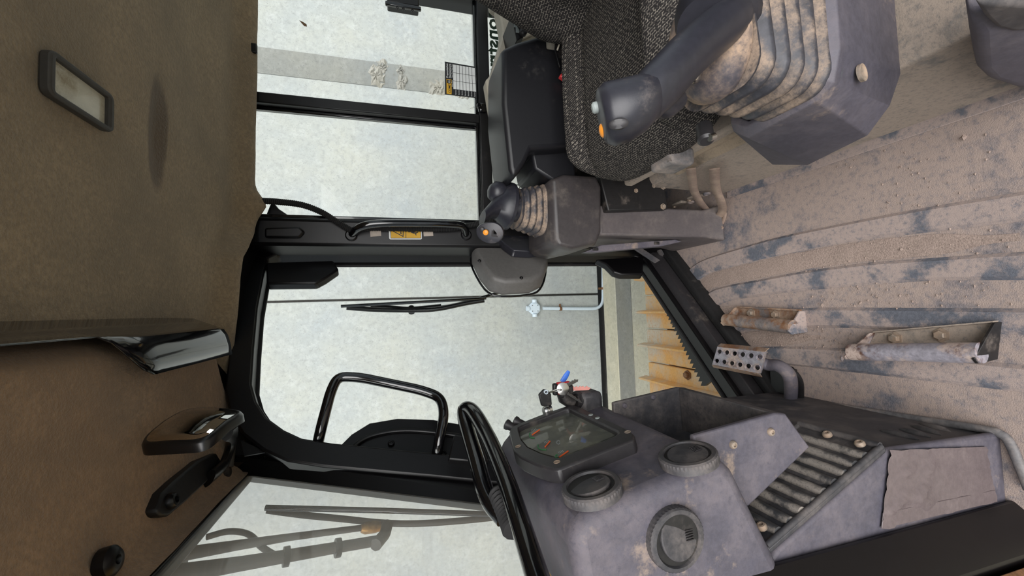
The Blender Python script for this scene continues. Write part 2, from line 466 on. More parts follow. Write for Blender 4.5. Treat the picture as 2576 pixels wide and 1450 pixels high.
def weave(name):
    M = bpy.data.materials.new(name); M.use_nodes = True
    nt = M.node_tree; N = nt.nodes; L = nt.links; b = N['Principled BSDF']
    tc = N.new('ShaderNodeTexCoord')
    br = N.new('ShaderNodeTexBrick'); br.offset = .5
    mp = N.new('ShaderNodeMapping'); mp.inputs['Rotation'].default_value = (.0, .0, math.radians(90)); mp.inputs['Scale'].default_value = (1, 1, 1)
    L.new(tc.outputs['UV'], mp.inputs[0]); L.new(mp.outputs[0], br.inputs['Vector'])
    br.inputs['Scale'].default_value = 1.0
    br.inputs['Brick Width'].default_value = .0105; br.inputs['Row Height'].default_value = .0062
    br.inputs['Mortar Size'].default_value = .0009; br.inputs['Mortar Smooth'].default_value = .3
    br.inputs['Color1'].default_value = lin((40, 38, 38)); br.inputs['Color2'].default_value = lin((48, 46, 45)); br.inputs['Mortar'].default_value = lin((134, 127, 118))
    n2 = N.new('ShaderNodeTexNoise'); n2.inputs['Scale'].default_value = 8; L.new(tc.outputs['Object'], n2.inputs['Vector'])
    n3 = N.new('ShaderNodeTexNoise'); n3.inputs['Scale'].default_value = 260; n3.inputs['Detail'].default_value = 3; L.new(tc.outputs['Object'], n3.inputs['Vector'])
    mr = N.new('ShaderNodeMapRange'); L.new(n3.outputs[0], mr.inputs[0]); mr.inputs[1].default_value = .4; mr.inputs[2].default_value = .62
    x = N.new('ShaderNodeMix'); x.data_type = 'RGBA'; L.new(mr.outputs[0], x.inputs[0]); x.inputs[6].default_value = lin((36, 34, 34)); L.new(br.outputs['Color'], x.inputs[7])
    L.new(x.outputs[2], b.inputs['Base Color']); b.inputs['Roughness'].default_value = .95; b.inputs['Specular IOR Level'].default_value = .15
    bp = N.new('ShaderNodeBump'); bp.inputs['Strength'].default_value = .6; bp.inputs['Distance'].default_value = .0015
    L.new(br.outputs['Fac'], bp.inputs['Height']); L.new(bp.outputs[0], b.inputs['Normal'])
    MATS[name] = M
    return M
M_fabric = weave('seat_fabric')

def uv_wrap(o, cz):
    me = o.data; uv = me.uv_layers.new(name='UVMap')
    for lp in me.loops:
        c = me.vertices[lp.vertex_index].co; dz = c.z - cz; k = max(-1, min(1, (c.y) / .15))
        uv.data[lp.index].uv = (c.x + dz, c.y - k * dz)
    return o
def uv_from(o, ax=(0, 1), scale=1.0):
    """planar UV in metres from two local axes"""
    me = o.data; uv = me.uv_layers.new(name='UVMap')
    for lp in me.loops:
        c = me.vertices[lp.vertex_index].co
        uv.data[lp.index].uv = (c[ax[0]] * scale, c[ax[1]] * scale)
    return o

# ------------------------------------------------------------------ the yard outside
GZ = -1.0
g = bxx('floor_yard', (-9, -7, GZ - .1), (9, 3.60, GZ), M_ground, bevel=0); tag(g, kind='structure')
gu = bxx('floor_gutter', (-9, 3.30, GZ - .05), (9, 3.56, GZ + .006), M_gutter, bevel=0); tag(gu, kind='structure')
k = bxx('trim_1', (-9, 3.56, GZ - .1), (9, 3.81, GZ + .010), M_kerb, bevel=.01); tag(k, kind='structure')
tag(bxx('trim_10', (-9, 3.80, GZ - .3), (9, 4.1, GZ - .07), M_joint, bevel=0), kind='structure')
# wall: panels with open joints, a pilaster with a broken edge beyond the rear window
WY = 3.9
wall = thing('wall_back', None, None, (0, WY, GZ), kind='structure')
def wx(px, py=700): return P(px, py, y=WY)
jx = P(1000, 752, y=WY).x; j2 = P(800, 200, y=WY).x; j3 = P(800, 139, y=WY - .12).x
bxx('wall_panel', (-9, WY, GZ + .015), (jx - .009, WY + .2, 4.6), M_conc, wall, bevel=.008)
bxx('wall_panel', (jx + .009, WY, GZ + .015), (j2, WY + .2, 4.6), M_conc, wall, bevel=.008)
bxx('joint_strip', (-9, WY + .03, GZ), (9, WY + .22, 4.6), M_joint, wall, bevel=0)
prism('pilaster', [(j2, WY + .1, GZ), (j2, WY, GZ), (j3, WY - .12, GZ), (9, WY - .12, GZ), (9, WY + .1, GZ)], (0, 0, 5.6), M_conc, wall, bevel=.006)
prism('pilaster_side_shade', [(j2 - .004, WY - .004, GZ), (j3 - .006, WY - .126, GZ), (j3 + .004, WY - .126, GZ), (j2 + .004, WY, GZ)], (0, 0, 5.6), M_conc_shade, wall)  # thin sheet that carries the painted side shade of the pilaster
# broken concrete along the pilaster's edge
def rubble(name, pxs, seed, parent):
    rnd = random.Random(seed); sn = V((-.12, -(j3 - j2), 0)).normalized()
    if sn.y > 0: sn = -sn
    tx = V((j3 - j2, -.12, 0)).normalized()
    for (px, py, rx, rz) in pxs:
        c = P(px, py, pl=((j2, WY, 0), sn)); vs = [c + sn * .012]; fs = []; nr_, na = 5, 18
        rad_a = [rnd.uniform(.65, 1.15) for _ in range(na)]
        for i in range(1, nr_ + 1):
            for k in range(na):
                a = 2 * math.pi * k / na; q = i / nr_ * rad_a[k]
                h = 0 if i == nr_ else rnd.uniform(.004, .028) * (1 - (i / nr_) ** 3)
                vs.append(c + tx * (math.cos(a) * q * rx) + V((0, 0, math.sin(a) * q * rz)) + sn * (h - (.004 if i == nr_ else 0)))
        for k in range(na): fs.append((0, 1 + k, 1 + (k + 1) % na))
        for i in range(nr_ - 1):
            for k in range(na):
                a = 1 + i * na + k; b = 1 + i * na + (k + 1) % na; fs.append((a, a + na, b + na, b))
        mk(name, vs, fs, M_conc3, parent, smooth=False)
rubble('broken_patch', [(948, 190, .13, .10), (962, 168, .07, .06), (1012, 205, .11, .07), (1008, 178, .05, .05), (1100, 222, .12, .11), (1165, 240, .12, .10)], 3, wall)

# junction box and conduit on the wall
jb = P(1345, 776, y=WY - .03)
t = thing('junction_box', 'white octagonal junction box on the concrete wall at the end of the conduit', 'junction box', jb)
oct_ = [jb + V((.066 * math.cos(math.radians(22.5 + 45 * i)), 0, .066 * math.sin(math.radians(22.5 + 45 * i)))) for i in range(8)]
prism('body', [p + V((0, -.005, 0)) for p in oct_], (0, .035, 0), M_conduit, t, bevel=.006)
prism('lid', [jb + (p - jb) * .82 + V((0, -.014, 0)) for p in oct_], (0, .012, 0), M_conduit, t, bevel=.003)
for a in (90, 180, 0):
    d = V((math.cos(math.radians(a)), 0, math.sin(math.radians(a))))
    lathe('spigot', jb + d * .058, d, [(.026, 0), (.026, .028), (.02, .03)], M_conduit, t, n=12)
for a in (45, 135, 225, 315):
    screw(t, jb + V((.04 * math.cos(math.radians(a)), -.015, .04 * math.sin(math.radians(a)))), (0, -1, 0), .004, ma=M_frame_grey)
cp = [P(1366, 776, y=WY - .03), P(1440, 777, y=WY - .03), P(1517, 777, y=WY - .03), P(1517, 700, y=WY - .03), P(1517, 560, y=WY - .03)]
tag(tube('conduit_pipe', fillet(cp, .12), .016, M_conduit, n=10), 'white conduit pipe bent along the foot of the concrete wall', 'pipe')
for i, (px, py) in enumerate(((1410, 777), (1517, 726))):
    c = P(px, py, y=WY - .03); d = V((0, 0, 1)) if i == 0 else V((1, 0, 0)); e = V((1, 0, 0)) if i == 0 else V((0, 0, 1))
    t = thing('pipe_clip', ('rusty pipe clip on the upright conduit below the junction box', 'rusty pipe clip on the level conduit near the ground')[i], 'clip', c, 'rusty pipe clips on the conduit')
    lathe('saddle', c - d * .012, d, [(.018, 0), (.021, 0), (.021, .024), (.018, .024)], M_clip, t, n=12)
    box('ear', c + e * .032 + V((0, .012, 0)), (.03 if i == 0 else .022, .004, .022 if i == 0 else .03), M_clip, t, bevel=.001)

# crawler track beside the cab, every shoe a plate with its grouser
TZ = -.25
tr = thing('crawler_track', 'yellow crawler track with raised grouser bars below the right door', 'track', (-.2, 1.75, TZ - .1))
for i in range(-3, 4):
    X = -.045 + i * .183
    bxx('track_shoe', (X - .088, 1.45, TZ - .03), (X + .088, 1.985, TZ), M_track, tr, bevel=.006)
    prism('grouser', [(X + .012, 1.44, TZ), (X - .012, 1.44, TZ), (X - .006, 1.44, TZ + .05), (X + .004, 1.44, TZ + .05)], (0, .57, 0), M_track, tr, bevel=.002)
for (px, py) in ((1730, 944), (1700, 812)):
    hexbolt(tr, P(px, py, z=TZ + .002), (0, 0, 1), .016, M_clip)
bxx('track_frame', (-.75, 1.46, -.9), (.75, 1.9, TZ - .06), M_panelblack, tr, bevel=.02)
hood = thing('engine_hood', 'yellow engine hood outside beyond the windshield base', 'hood', (-1.1, .75, -.3))
bxx('hood_shell', (-1.7, .46, -.3), (-.58, 1.04, .80), M_yellow, hood, bevel=.04, seg=4)
lathe('filler_cap', (-.66, .60, .80), (0, 0, 1), [(.05, -.005), (.05, .03), (.04, .038), (.01, .04)], M_frame_grey, hood, n=20)
hz = [P(1530, 872, y=WY - .02), P(1532, 900, y=WY - .02), P(1528, 935, y=WY - .02), P(1526, 990, y=WY - .02)]
tag(tube('grey_hose', catmull(hz, 5), [.02] * 11 + [.008] * 5, M_frame_grey, n=8), 'short grey hose lying along the foot of the concrete wall', 'hose')
# serrated step edge under the door
st = thing('serrated_step', 'black saw-toothed step edge along the outside of the right door sill', 'step', D(.45, -.06, -.1))
a = P(1672, 780, z=-.06); b = P(1768, 975, z=-.06); n = 19; dirv = (b - a); per = V((dirv.y, -dirv.x, 0)).normalized()
if per.y > 0: per = -per
pts = []
for i in range(n):
    p = a + dirv * (i / n); q = a + dirv * ((i + .5) / n)
    pts += [p + per * .012, q - per * .008]
pts += [b + per * .012, b + per * .11, a + per * .11]
prism('tooth_edge', pts, (0, 0, -.012), M_black, st)

# ------------------------------------------------------------------ cab shell: floor
def Lline(x): return .13 - (x + .0) * .80          # the left door opening in plan (y for x)
fl_pts = [(-.52, .50, 0), (-.52, .93, 0), D(.93, 0, .06), D(0.02, 0, .06), (.24, 1.50, 0), (1.16, 1.50, 0), (1.16, -.03, 0), (.30, -.03, 0), (.16, .02, 0)]
floor = prism('floor', fl_pts, (0, 0, -.05), M_mat, bevel=.004, loc=(0, .8, 0)); tag(floor, kind='structure')
def Z3(l, z=0): return [P(1600 + .4137 * a, 400 + .4137 * b, z=z) for a, b in l]
def ribstrip(name, A, B, h, ma, z0=0.0005):
    A = resample(catmull(A, 5), 40); B = resample(catmull(B, 5), 40); vs = []; fs = []
    for p, q in zip(A, B):
        d = (q - p).normalized() * min(.007, (q - p).length * .3)
        vs += [p + V((0, 0, z0)), p + d + V((0, 0, h)), q - d + V((0, 0, h)), q + V((0, 0, z0))]
    for i in range(39):
        for j in range(3):
            a = i * 4 + j; fs.append((a, a + 1, a + 5, a + 4))
    fs += [(0, 3, 2, 1), (39 * 4, 39 * 4 + 1, 39 * 4 + 2, 39 * 4 + 3)]
    return mk(name, vs, fs, ma, floor, ang=.5)
B1 = Z3([(2700, 145), (2350, 200), (1800, 290), (1400, 365), (870, 475), (620, 545), (430, 605), (350, 650), (290, 715)])
B2 = Z3([(2700, 340), (2350, 380), (1800, 445), (1300, 505), (900, 580), (640, 642), (450, 695), (360, 765), (295, 880)])
B3 = Z3([(2700, 545), (2350, 565), (1700, 610), (1390, 634), (1000, 687), (750, 735), (560, 770), (440, 815), (330, 950)])
B4 = Z3([(2700, 735), (2350, 737), (1800, 742), (1400, 770), (1000, 805), (760, 835), (570, 865), (460, 920), (365, 1015)])
B5 = Z3([(2700, 912), (2350, 910), (1600, 906), (1150, 905), (900, 912), (700, 935), (560, 965), (480, 1010), (405, 1090)])
B6 = Z3([(2700, 1085), (2350, 1070), (1600, 1040), (1150, 1026), (900, 1035), (740, 1040), (610, 1055), (530, 1090), (450, 1180)])
B7 = Z3([(2700, 1290), (2350, 1255), (1600, 1180), (1200, 1150), (860, 1142), (700, 1150), (600, 1180), (560, 1220), (520, 1290)])
B8 = Z3([(2700, 1465), (2350, 1420), (1600, 1330), (1200, 1285), (900, 1252), (780, 1250), (700, 1265), (640, 1300), (600, 1350)])
ribstrip('raised_rib', B1, B2, .007, M_rib)
ribstrip('raised_rib', B3, B4, .007, M_rib)
ribstrip('raised_rib', B5, B6, .007, M_rib)
ribstrip('raised_rib', B7, B8, .007, M_rib)
def sandpatch(A, B, i0, i1, h):
    A = resample(catmull(A, 5), 60)[i0:i1]; B = resample(catmull(B, 5), 60)[i0:i1]; vs = []; fs = []; m = 7
    for i, (p, q) in enumerate(zip(A, B)):
        e = min(1, min(i, len(A) - 1 - i) / 9); e = e * e * (3 - 2 * e)
        for j in range(m):
            t = .5 + (.86 * j / (m - 1) - .43) * (.25 + .75 * e + .08 * noise.noise(p * 25)); w = p.lerp(q, t)
            hh = .0008 + h * e * (4 * t * (1 - t)) * (.7 + .6 * noise.noise(w * 30))
            vs.append(w + V((0, 0, hh)))
    for i in range(len(A) - 1):
        for j in range(m - 1):
            a = i * m + j; fs.append((a, a + 1, a + m + 1, a + m))
    o = mk('dirt_layer', vs, fs, M_sand, floor); o['kind'] = 'stuff'; return o
sandpatch(B2, B3, 4, 58, .004); sandpatch(B4, B5, 44, 58, .005); sandpatch(B6, B7, 30, 54, .006)
# rolled lip of the mat around the dash foot
lip = [P(1880, 992, z=.012), P(2009, 1008, z=.012), P(2250, 1046, z=.012), P(2470, 1080, z=.012), P(2515, 1092, z=.012), P(2538, 1112, z=.012), P(2560, 1160, z=.012), P(2590, 1235, z=.012)]
tube('mat_lip', catmull(lip, 6), .008, M_lip, floor, n=10, flat=.8)
# gap strip along the foot of the seat riser
A = P(1830, 478, z=.0); B = P(2640, 185, z=.0)
prism('edge_strip', [A + V((.0, 0, .001)), B + V((0, 0, .001)), B + V((-.03, 0, .001)), A + V((-.03, 0, .001))], (0, 0, .004), M_rib, floor, bevel=.001)

# gravel on the mat: crumbs nobody could count, and a few larger stones
vs = []; fs = []; rnd = random.Random(5)
def stone_into(vs, fs, c, r):
    ps = []
    for (x, y, z) in ((1, 0, 0), (-1, 0, 0), (0, 1, 0), (0, -1, 0), (0, 0, 1), (0, 0, -.3)):
        ps.append(c + V((x * r * rnd.uniform(.7, 1.5), y * r * rnd.uniform(.7, 1.3), z * r * rnd.uniform(.5, .9))))
    b0 = len(vs); vs.extend(ps)
    fs.extend([(b0 + i, b0 + j, b0 + k) for i, j, k in ((0, 2, 4), (2, 1, 4), (1, 3, 4), (3, 0, 4), (2, 0, 5), (1, 2, 5), (3, 1, 5), (0, 3, 5))])
for cx, cy, sx, sy, cnt, zz in ((2040, 850, 70, 22, 150, .004), (2160, 690, 110, 45, 170, .003), (2180, 740, 120, 40, 140, .004), (1910, 855, 60, 12, 140, .006), (1800, 775, 22, 22, 60, .004), (2350, 500, 100, 60, 60, .003), (2250, 440, 120, 60, 60, .001), (2400, 700, 120, 60, 50, .003), (1960, 690, 120, 26, 70, .003), (2100, 880, 60, 12, 40, .007)):
    for _ in range(cnt):
        c = P(rnd.gauss(cx, sx), rnd.gauss(cy, sy), z=zz)
        if c.x > .36 or c.x < -.26: continue
        stone_into(vs, fs, c, rnd.choice((.0008, .001, .0013, .0018, .0026)))
gr = mk('loose_gravel', vs, fs, M_sand, smooth=False); tag(gr, 'loose fine gravel scattered over the dusty floor mat', 'gravel', kind='stuff')
for px, py, r, lab in ((2424, 346, .006, 'pale flat stone on the mat beside the seat riser'), (2140, 421, .004, 'small stone on the mat near the seat riser, under the joystick housing'),
                       (2266, 628, .0045, 'small stone on the mat in the groove between two ribs'), (2068, 768, .006, 'brown stone lying between the two foot rests'),
                       (2118, 903, .006, 'dark pebble beside the left end of the near foot rest')):
    v2 = []; f2 = []; stone_into(v2, f2, P(px, py, z=.008), r); tag(mk('stone', v2, f2, M_sand if r != .006 or px != 2118 else M_rib, smooth=False), lab, 'stone', 'larger stones on the floor mat')

# ------------------------------------------------------------------ cab shell: roof, headliner
roof_plan = [(-.50, .42), (-.50, 1.10), (D(-.02, 0, -.06).x, D(-.02, 0, -.06).y), (1.2, 1.60), (1.2, -.08), (.30, -.08), (.14, -.02)]
tag(prism('ceiling_roof_shell', [(x, y, 1.60) for x, y in roof_plan], (0, 0, .09), M_yellow, bevel=.02), kind='structure')
tag(prism('ceiling_roof_liner', [(x * .985, .78 + (y - .78) * .98, 1.578) for x, y in roof_plan], (0, 0, .02), M_black), kind='structure')

CZ = 1.55
edge_pts = [(-.30, 1.165), (-.2, 1.185), (-.15, 1.198), (-.05, 1.225), (.009, 1.247), (.05, 1.255), (.10, 1.262), (.17, 1.285), (.205, 1.33), (.245, 1.375), (.29, 1.392), (.36, 1.388), (.5, 1.392), (.8, 1.40), (1.15, 1.41)]
def ymax(x):
    for (a, ya), (b, yb) in zip(edge_pts, edge_pts[1:]):
        if x <= b:
            t = max(0, (x - a) / (b - a)); return ya + (yb - ya) * t
    return edge_pts[-1][1]
SC = P(400, 330, z=CZ)
nx, ny = 90, 110; vs = []; fs = []
for i in range(nx + 1):
    x = -.30 + 1.50 * i / nx
    y0 = max(.0, .20 - x * .8); y1 = ymax(x) + .004 * noise.noise(V((x * 25, 3, 0))) 
    for j in range(ny + 1):
        t = j / ny; t = 1 - (1 - t) ** 1.5
        y = y0 + (y1 - y0) * t; d = y1 - y
        z = CZ - .052 * math.exp(-(d / .045) ** 2) - .010 * math.exp(-((d - .13) / .07) ** 2)
        z += .004 * noise.noise(V((x * 3.1, y * 3.1, 1.7))) + .002 * noise.noise(V((x * 11, y * 11, 4)))
        # lumps where the felt is tucked behind the pillar and the hose
        z -= .030 * math.exp(-((x - .34) / .035) ** 2 - (d / .03) ** 2)
        # sag in the felt
        z += .010 * math.exp(-((x - SC.x) / .10) ** 2 - ((y - SC.y) / .022) ** 2)
        vs.append(V((x, y, z)))
for i in range(nx):
    for j in range(ny):
        a = i * (ny + 1) + j; fs.append((a, a + 1, a + ny + 2, a + ny + 1))
ceil = mk('ceiling', vs, fs, M_felt, loc=(.4, .8, CZ), ang=3); tag(ceil, kind='structure')
stain_into(M_felt, (SC.x - .4 - .0, SC.y - .8), .125, .037, (74, 56, 38))
# front headliner piece, lower than the main one
prof = [(-.024, 1.556), (-.034, 1.525), (-.050, 1.508), (-.10, 1.500), (-.17, 1.494), (-.24, 1.483), (-.30, 1.468), (-.335, 1.452), (-.350, 1.437), (-.352, 1.425)]
yend_pts = [(-.40, 1.06), (-.36, 1.10), (-.33, 1.14), (-.29, 1.182), (-.22, 1.19), (-.16, 1.175), (-.10, 1.165), (-.03, 1.135)]
def yend(x):                   # right-hand end stops short of the door
    for (a, ya), (b, yb) in zip(yend_pts, yend_pts[1:]):
        if x <= b: return ya + (yb - ya) * max(0, (x - a) / (b - a))
    return yend_pts[-1][1]
vs = []; fs = []; ny = 60; pr = resample([(x, 0, z) for x, z in prof], 34)
for i, p in enumerate(pr):
    y1 = yend(p.x); y0 = .35
    for j in range(ny + 1):
        t = j / ny; t = 1 - (1 - t) ** 1.6; y = y0 + (y1 - y0) * t; d = y1 - y
        z = p.z + .05 * math.exp(-(d / .022) ** 2) + .010 * noise.noise(V((p.x * 5, y * 4, 9))) + .0015 * noise.noise(V((p.x * 18, y * 18, 2)))
        vs.append(V((p.x, y, min(z, 1.57))))
for i in range(len(pr) - 1):
    for j in range(ny):
        a = i * (ny + 1) + j; fs.append((a, a + 1, a + ny + 2, a + ny + 1))
tag(mk('ceiling_front', vs, fs, M_felt_front, loc=(-.2, .8, 1.45), ang=3), kind='structure')

# ------------------------------------------------------------------ pillars and rails
# pillar between rear window and right door
bp = [(.222, 1.415), (.305, 1.415), (.318, 1.44), (.318, 1.50), (.25, 1.60), (.17, 1.56), (.192, 1.50)]
pil = prism('trim_2', [(x, y, 0) for x, y in bp], (0, 0, 1.575), M_black, bevel=.008); tag(pil, kind='structure')
# raised boss at the pillar's head
prism('pillar_boss', [P(668, 575, y=1.413), P(668, 600, y=1.413), P(755, 600, y=1.413), P(768, 585, y=1.413), P(755, 572, y=1.413)], (0, -.012, 0), M_black, pil, bevel=.006)
# roof rail over the right door
rr = [D(-.1, z, o) for o, z in ((.14, 1.59), (.14, 1.560), (.06, 1.525), (.0, 1.495), (-.05, 1.495), (-.05, 1.60))]
t3 = prism('trim_3', rr, DS * 1.2, M_black, bevel=.004); tag(t3, kind='structure')
prism('corner_filler', [D(a, b, -.004) for a, b in ((.42, 1.53), (.42, 1.47), (.58, 1.45), (.66, 1.41), (.71, 1.37), (.735, 1.40), (.72, 1.53))], DN * -.03, M_black, t3)
# right front pillar
a1, a2 = DP(640, 1152), DP(1240, 1208); b1, b2 = WP(620, 1196), WP(1240, 1272)
def ext(p, q, z):
    t = (z - p.z) / (q.z - p.z); return p.lerp(q, t)
lo, hi = [], []
for z, L_ in ((.0, lo), (1.50, hi)):
    A = ext(a1, a2, z); B = ext(b1, b2, z)
    L_ += [A, B, B + V((-.03, .03, 0)), A + V((-.03, .06, 0))]
p3 = loft('trim_4', [lo, hi], M_black, bevel=.006); tag(p3, kind='structure')
# corner gusset of that pillar under the roof
prism('gusset', [DP(607, 1110, .03), DP(672, 1140, .03), DP(615, 1150, .03)], DN * .004, M_black, p3)
# left front pillar (near, lower right of the picture) with its yellow outer skin
c0 = [(-.388, .492), (-.436, .432), (-.50, .45), (-.50, .56), (-.44, .56)]
lp = loft('trim_5', [[V((x - .0, y, -.25)) for x, y in c0], [V((x, y, 1.0)) for x, y in c0], [V((x + .02, y - .0, 1.56)) for x, y in c0]], M_black, bevel=.004); tag(lp, kind='structure')
sk = loft('outer_skin', [[V((x, y, z)) for x, y in ((-.443, .425), (-.452, .412), (-.56, .47), (-.55, .485))] for z in (-.25, 1.2)], M_clip, lp, bevel=.001)
loft('outer_panel', [[V((x, y, z)) for x, y in ((-.462, .417), (-.49, .395), (-.62, .46), (-.60, .49))] for z in (-.25, 1.2)], M_yellow, lp, bevel=.002)
# windshield header
tag(prism('trim_6', [(WX(1.46), .3, 1.47), (WX(1.43) + .006, .3, 1.428), (WX(1.43) - .02, .3, 1.424), (WX(1.46) - .03, .3, 1.50)], (0, .80, 0), M_black, bevel=.003), kind='structure')

# ------------------------------------------------------------------ windshield
w = thing('window_1', None, None, (WX(.4), .75, .4), kind='structure')
gq = [V((WX(.35), .50, .35)), V((WX(.35), 1.07, .35)), V((WX(1.44), 1.08, 1.44)), V((WX(1.44), .42, 1.44))]
prism('pane', gq, (-.005, 0, .0007), glass_mat('dusty_windshield', haze=.13), w)

# ------------------------------------------------------------------ rear right window
w2 = thing('window_2', None, None, (.7, 1.44, .45), kind='structure')
bxx('bottom_rail', (.30, 1.405, .750), (1.15, 1.47, .792), M_black, w2, bevel=.004)
bxx('glazing_bead', (.30, 1.425, .792), (1.15, 1.45, .802), M_gloss, w2, bevel=.002)
bxx('sliding_stile', (.672, 1.412, .79), (.706, 1.438, 1.56), M_black, w2, bevel=.003)
bxx('sliding_stile', (.662, 1.440, .79), (.690, 1.46, 1.56), M_gloss, w2, bevel=.003)
bxx('rear_post', (1.14, 1.40, .0), (1.21, 1.50, 1.56), M_black, w2, bevel=.006)
bxx('top_rail', (.30, 1.42, 1.525), (1.15, 1.48, 1.575), M_black, w2, bevel=.003)
bxx('front_post', (.300, 1.43, .45), (.322, 1.47, 1.56), M_gloss, w2, bevel=.003)
# rounded corner fillet of the opening behind the hose
cor = [P(684, 505, y=1.44), P(700, 525, y=1.44), P(730, 545, y=1.44), P(780, 556, y=1.44), P(690, 580, y=1.44), P(670, 540, y=1.44)]
prism('corner_fillet', cor, (0, .02, 0), M_black, w2, bevel=.002)
bxx('pane', (.316, 1.446, .78), (.685, 1.451, 1.56), GLASS, w2, bevel=0)
bxx('pane', (.69, 1.424, .78), (1.15, 1.429, 1.56), GLASS, w2, bevel=0)
bxx('pane', (.30, 1.444, .42), (1.15, 1.449, .76), GLASS, w2, bevel=0)
# latch on the rail and small clip at the headliner
lx = P(1213, 272, y=1.40)
t = thing('window_latch', 'small black latch on the window rail beside the sliding stile', 'latch', lx)
box('latch_body', lx, (.035, .02, .03), M_gloss, t, bevel=.008, seg=3)
lathe('latch_knob', lx + V((0, -.008, .012)), (0, -1, .3), [(.009, 0), (.009, .01), (.006, .014)], M_gloss, t, n=14)
ck = P(637, 122, y=1.385)
tag(box('headliner_clip', ck, (.03, .012, .022), M_black, bevel=.003), 'small black clip at the headliner edge above the sliding window', 'clip')
cl = P(1014, 8, y=1.40)
t = thing('wall_bracket', 'black box bracket seen against the rear side window above the maintenance sticker', 'bracket', cl)
box('bracket_body', cl + V((.012, .005, 0)), (.06, .05, .105), M_black, t, bevel=.004)
box('bracket_lip', cl + V((-.025, -.018, 0)), (.014, .012, .118), M_gloss, t, bevel=.003)
for dz in (-.03, 0, .02): screw(t, cl + V((-.033, -.015, dz)), (-1, 0, 0), .004, ma=M_gloss)
# lower wall beneath the windows, rear wall and left rear side (closing the cab)
tag(bxx('wall_right', (.25, 1.44, 0), (1.17, 1.50, .45), M_panelblack, bevel=.004), kind='structure')
tag(bxx('wall_rear', (1.17, .0, 0), (1.22, 1.50, .62), M_panelblack, bevel=.004), kind='structure')
tag(bxx('trim_7', (1.16, -.06, 0), (1.23, .01, 1.56), M_black), kind='structure')
w4 = thing('window_3', None, None, (1.15, .75, .62), kind='structure'); bxx('pane', (1.19, .06, .62), (1.195, 1.42, 1.56), GLASS, w4, bevel=0)
tag(bxx('wall_left', (.60, -.04, 0), (1.19, .0, .62), M_panelblack, bevel=.004), kind='structure')
tag(bxx('trim_8', (.56, -.06, -.05), (.61, .0, 1.60), M_black, bevel=.006), kind='structure')
w5 = thing('window_4', None, None, (.7, .04, .62), kind='structure'); bxx('pane', (.61, -.022, .62), (1.17, -.017, 1.56), GLASS, w5, bevel=0)

# ------------------------------------------------------------------ right door
door = thing('door_1', None, None, D(.4, .03), kind='structure')
inner_sz = [(.060, 1.46), (.060, 1.30), (.060, .9), (.060, .5), (.060, .27), (.060, .14), (.085, .105), (.2, .103), (.4, .102), (.7, .10), (.98, .10), (1.01, .13), (.95, .38), (.885, .63), (.79, 1.01), (.735, 1.24), (.715, 1.305), (.690, 1.345), (.655, 1.385), (.61, 1.415), (.56, 1.435), (.45, 1.452), (.30, 1.472), (.16, 1.482), (.085, 1.487)]
inner = [V((s, z, 0)) for s, z in inner_sz]
def offset_loop(l, d):
    out = []; n = len(l)
    for i in range(n):
        a = l[i - 1]; b = l[i]; c = l[(i + 1) % n]
        t = ((b - a).normalized() + (c - b).normalized()).normalized()
        out.append(b + V((t.y, -t.x, 0)) * d)
    return out
o1 = offset_loop(inner, .055)
if sum(p.x for p in o1) / len(o1) > 9: pass
if max(p.x for p in o1) < max(p.x for p in inner): o1 = offset_loop(inner, -.055); sg = -1
else: sg = 1
to3 = lambda l, off: [D(p.x, p.y, off) for p in l]
ring_plate('door_frame', to3(o1, .0), to3(inner, .0), DN * .045, M_black, door, bevel=.005)
ring_plate('glass_seal', to3(offset_loop(inner, .012 * sg), -.012), to3(offset_loop(inner, -.006 * sg), -.012), DN * .01, M_rubber, door, bevel=.002)
prism('pane', to3(offset_loop(inner, .008 * sg), -.018), DN * .005, GLASS, door)
# bottom rail with the light in its grey colour, rubber seal before the floor
prism('bottom_rail', [D(-.02, z, o) for o, z in ((-.02, -.04), (.072, -.04), (.072, .070), (.020, .092), (-.02, .092))], DS * 1.04, M_clean, door, bevel=.003)
prism('sill_seal', [D(-.02, z, o) for o, z in ((.072, -.02), (.118, -.02), (.112, .018), (.095, .036), (.072, .036))], DS * 1.04, M_rubber, door, bevel=.006)
# stile on the hinge side, lighter colour stands in for light on it
prism('stile_face', [D(.005, .12, .046), D(.055, .12, .046), D(.058, 1.47, .046), D(.005, 1.50, .046)], DN * .006, M_clean, door, bevel=.002)
# upper and lower gussets with slanted ends
prism('hinge_cover', [DP(668, 660, .05), DP(838, 655, .05), DP(852, 677, .05), DP(818, 700, .05), DP(795, 712, .05), DP(670, 713, .05)], -DN * .03, M_black, door, bevel=.006)
prism('lower_gusset', [DP(1500, 652, .05), DP(1620, 645, .05), DP(1618, 690, .05), DP(1565, 690, .05), DP(1545, 684, .05), DP(1525, 664, .05)], -DN * .03, M_black, door, bevel=.006)
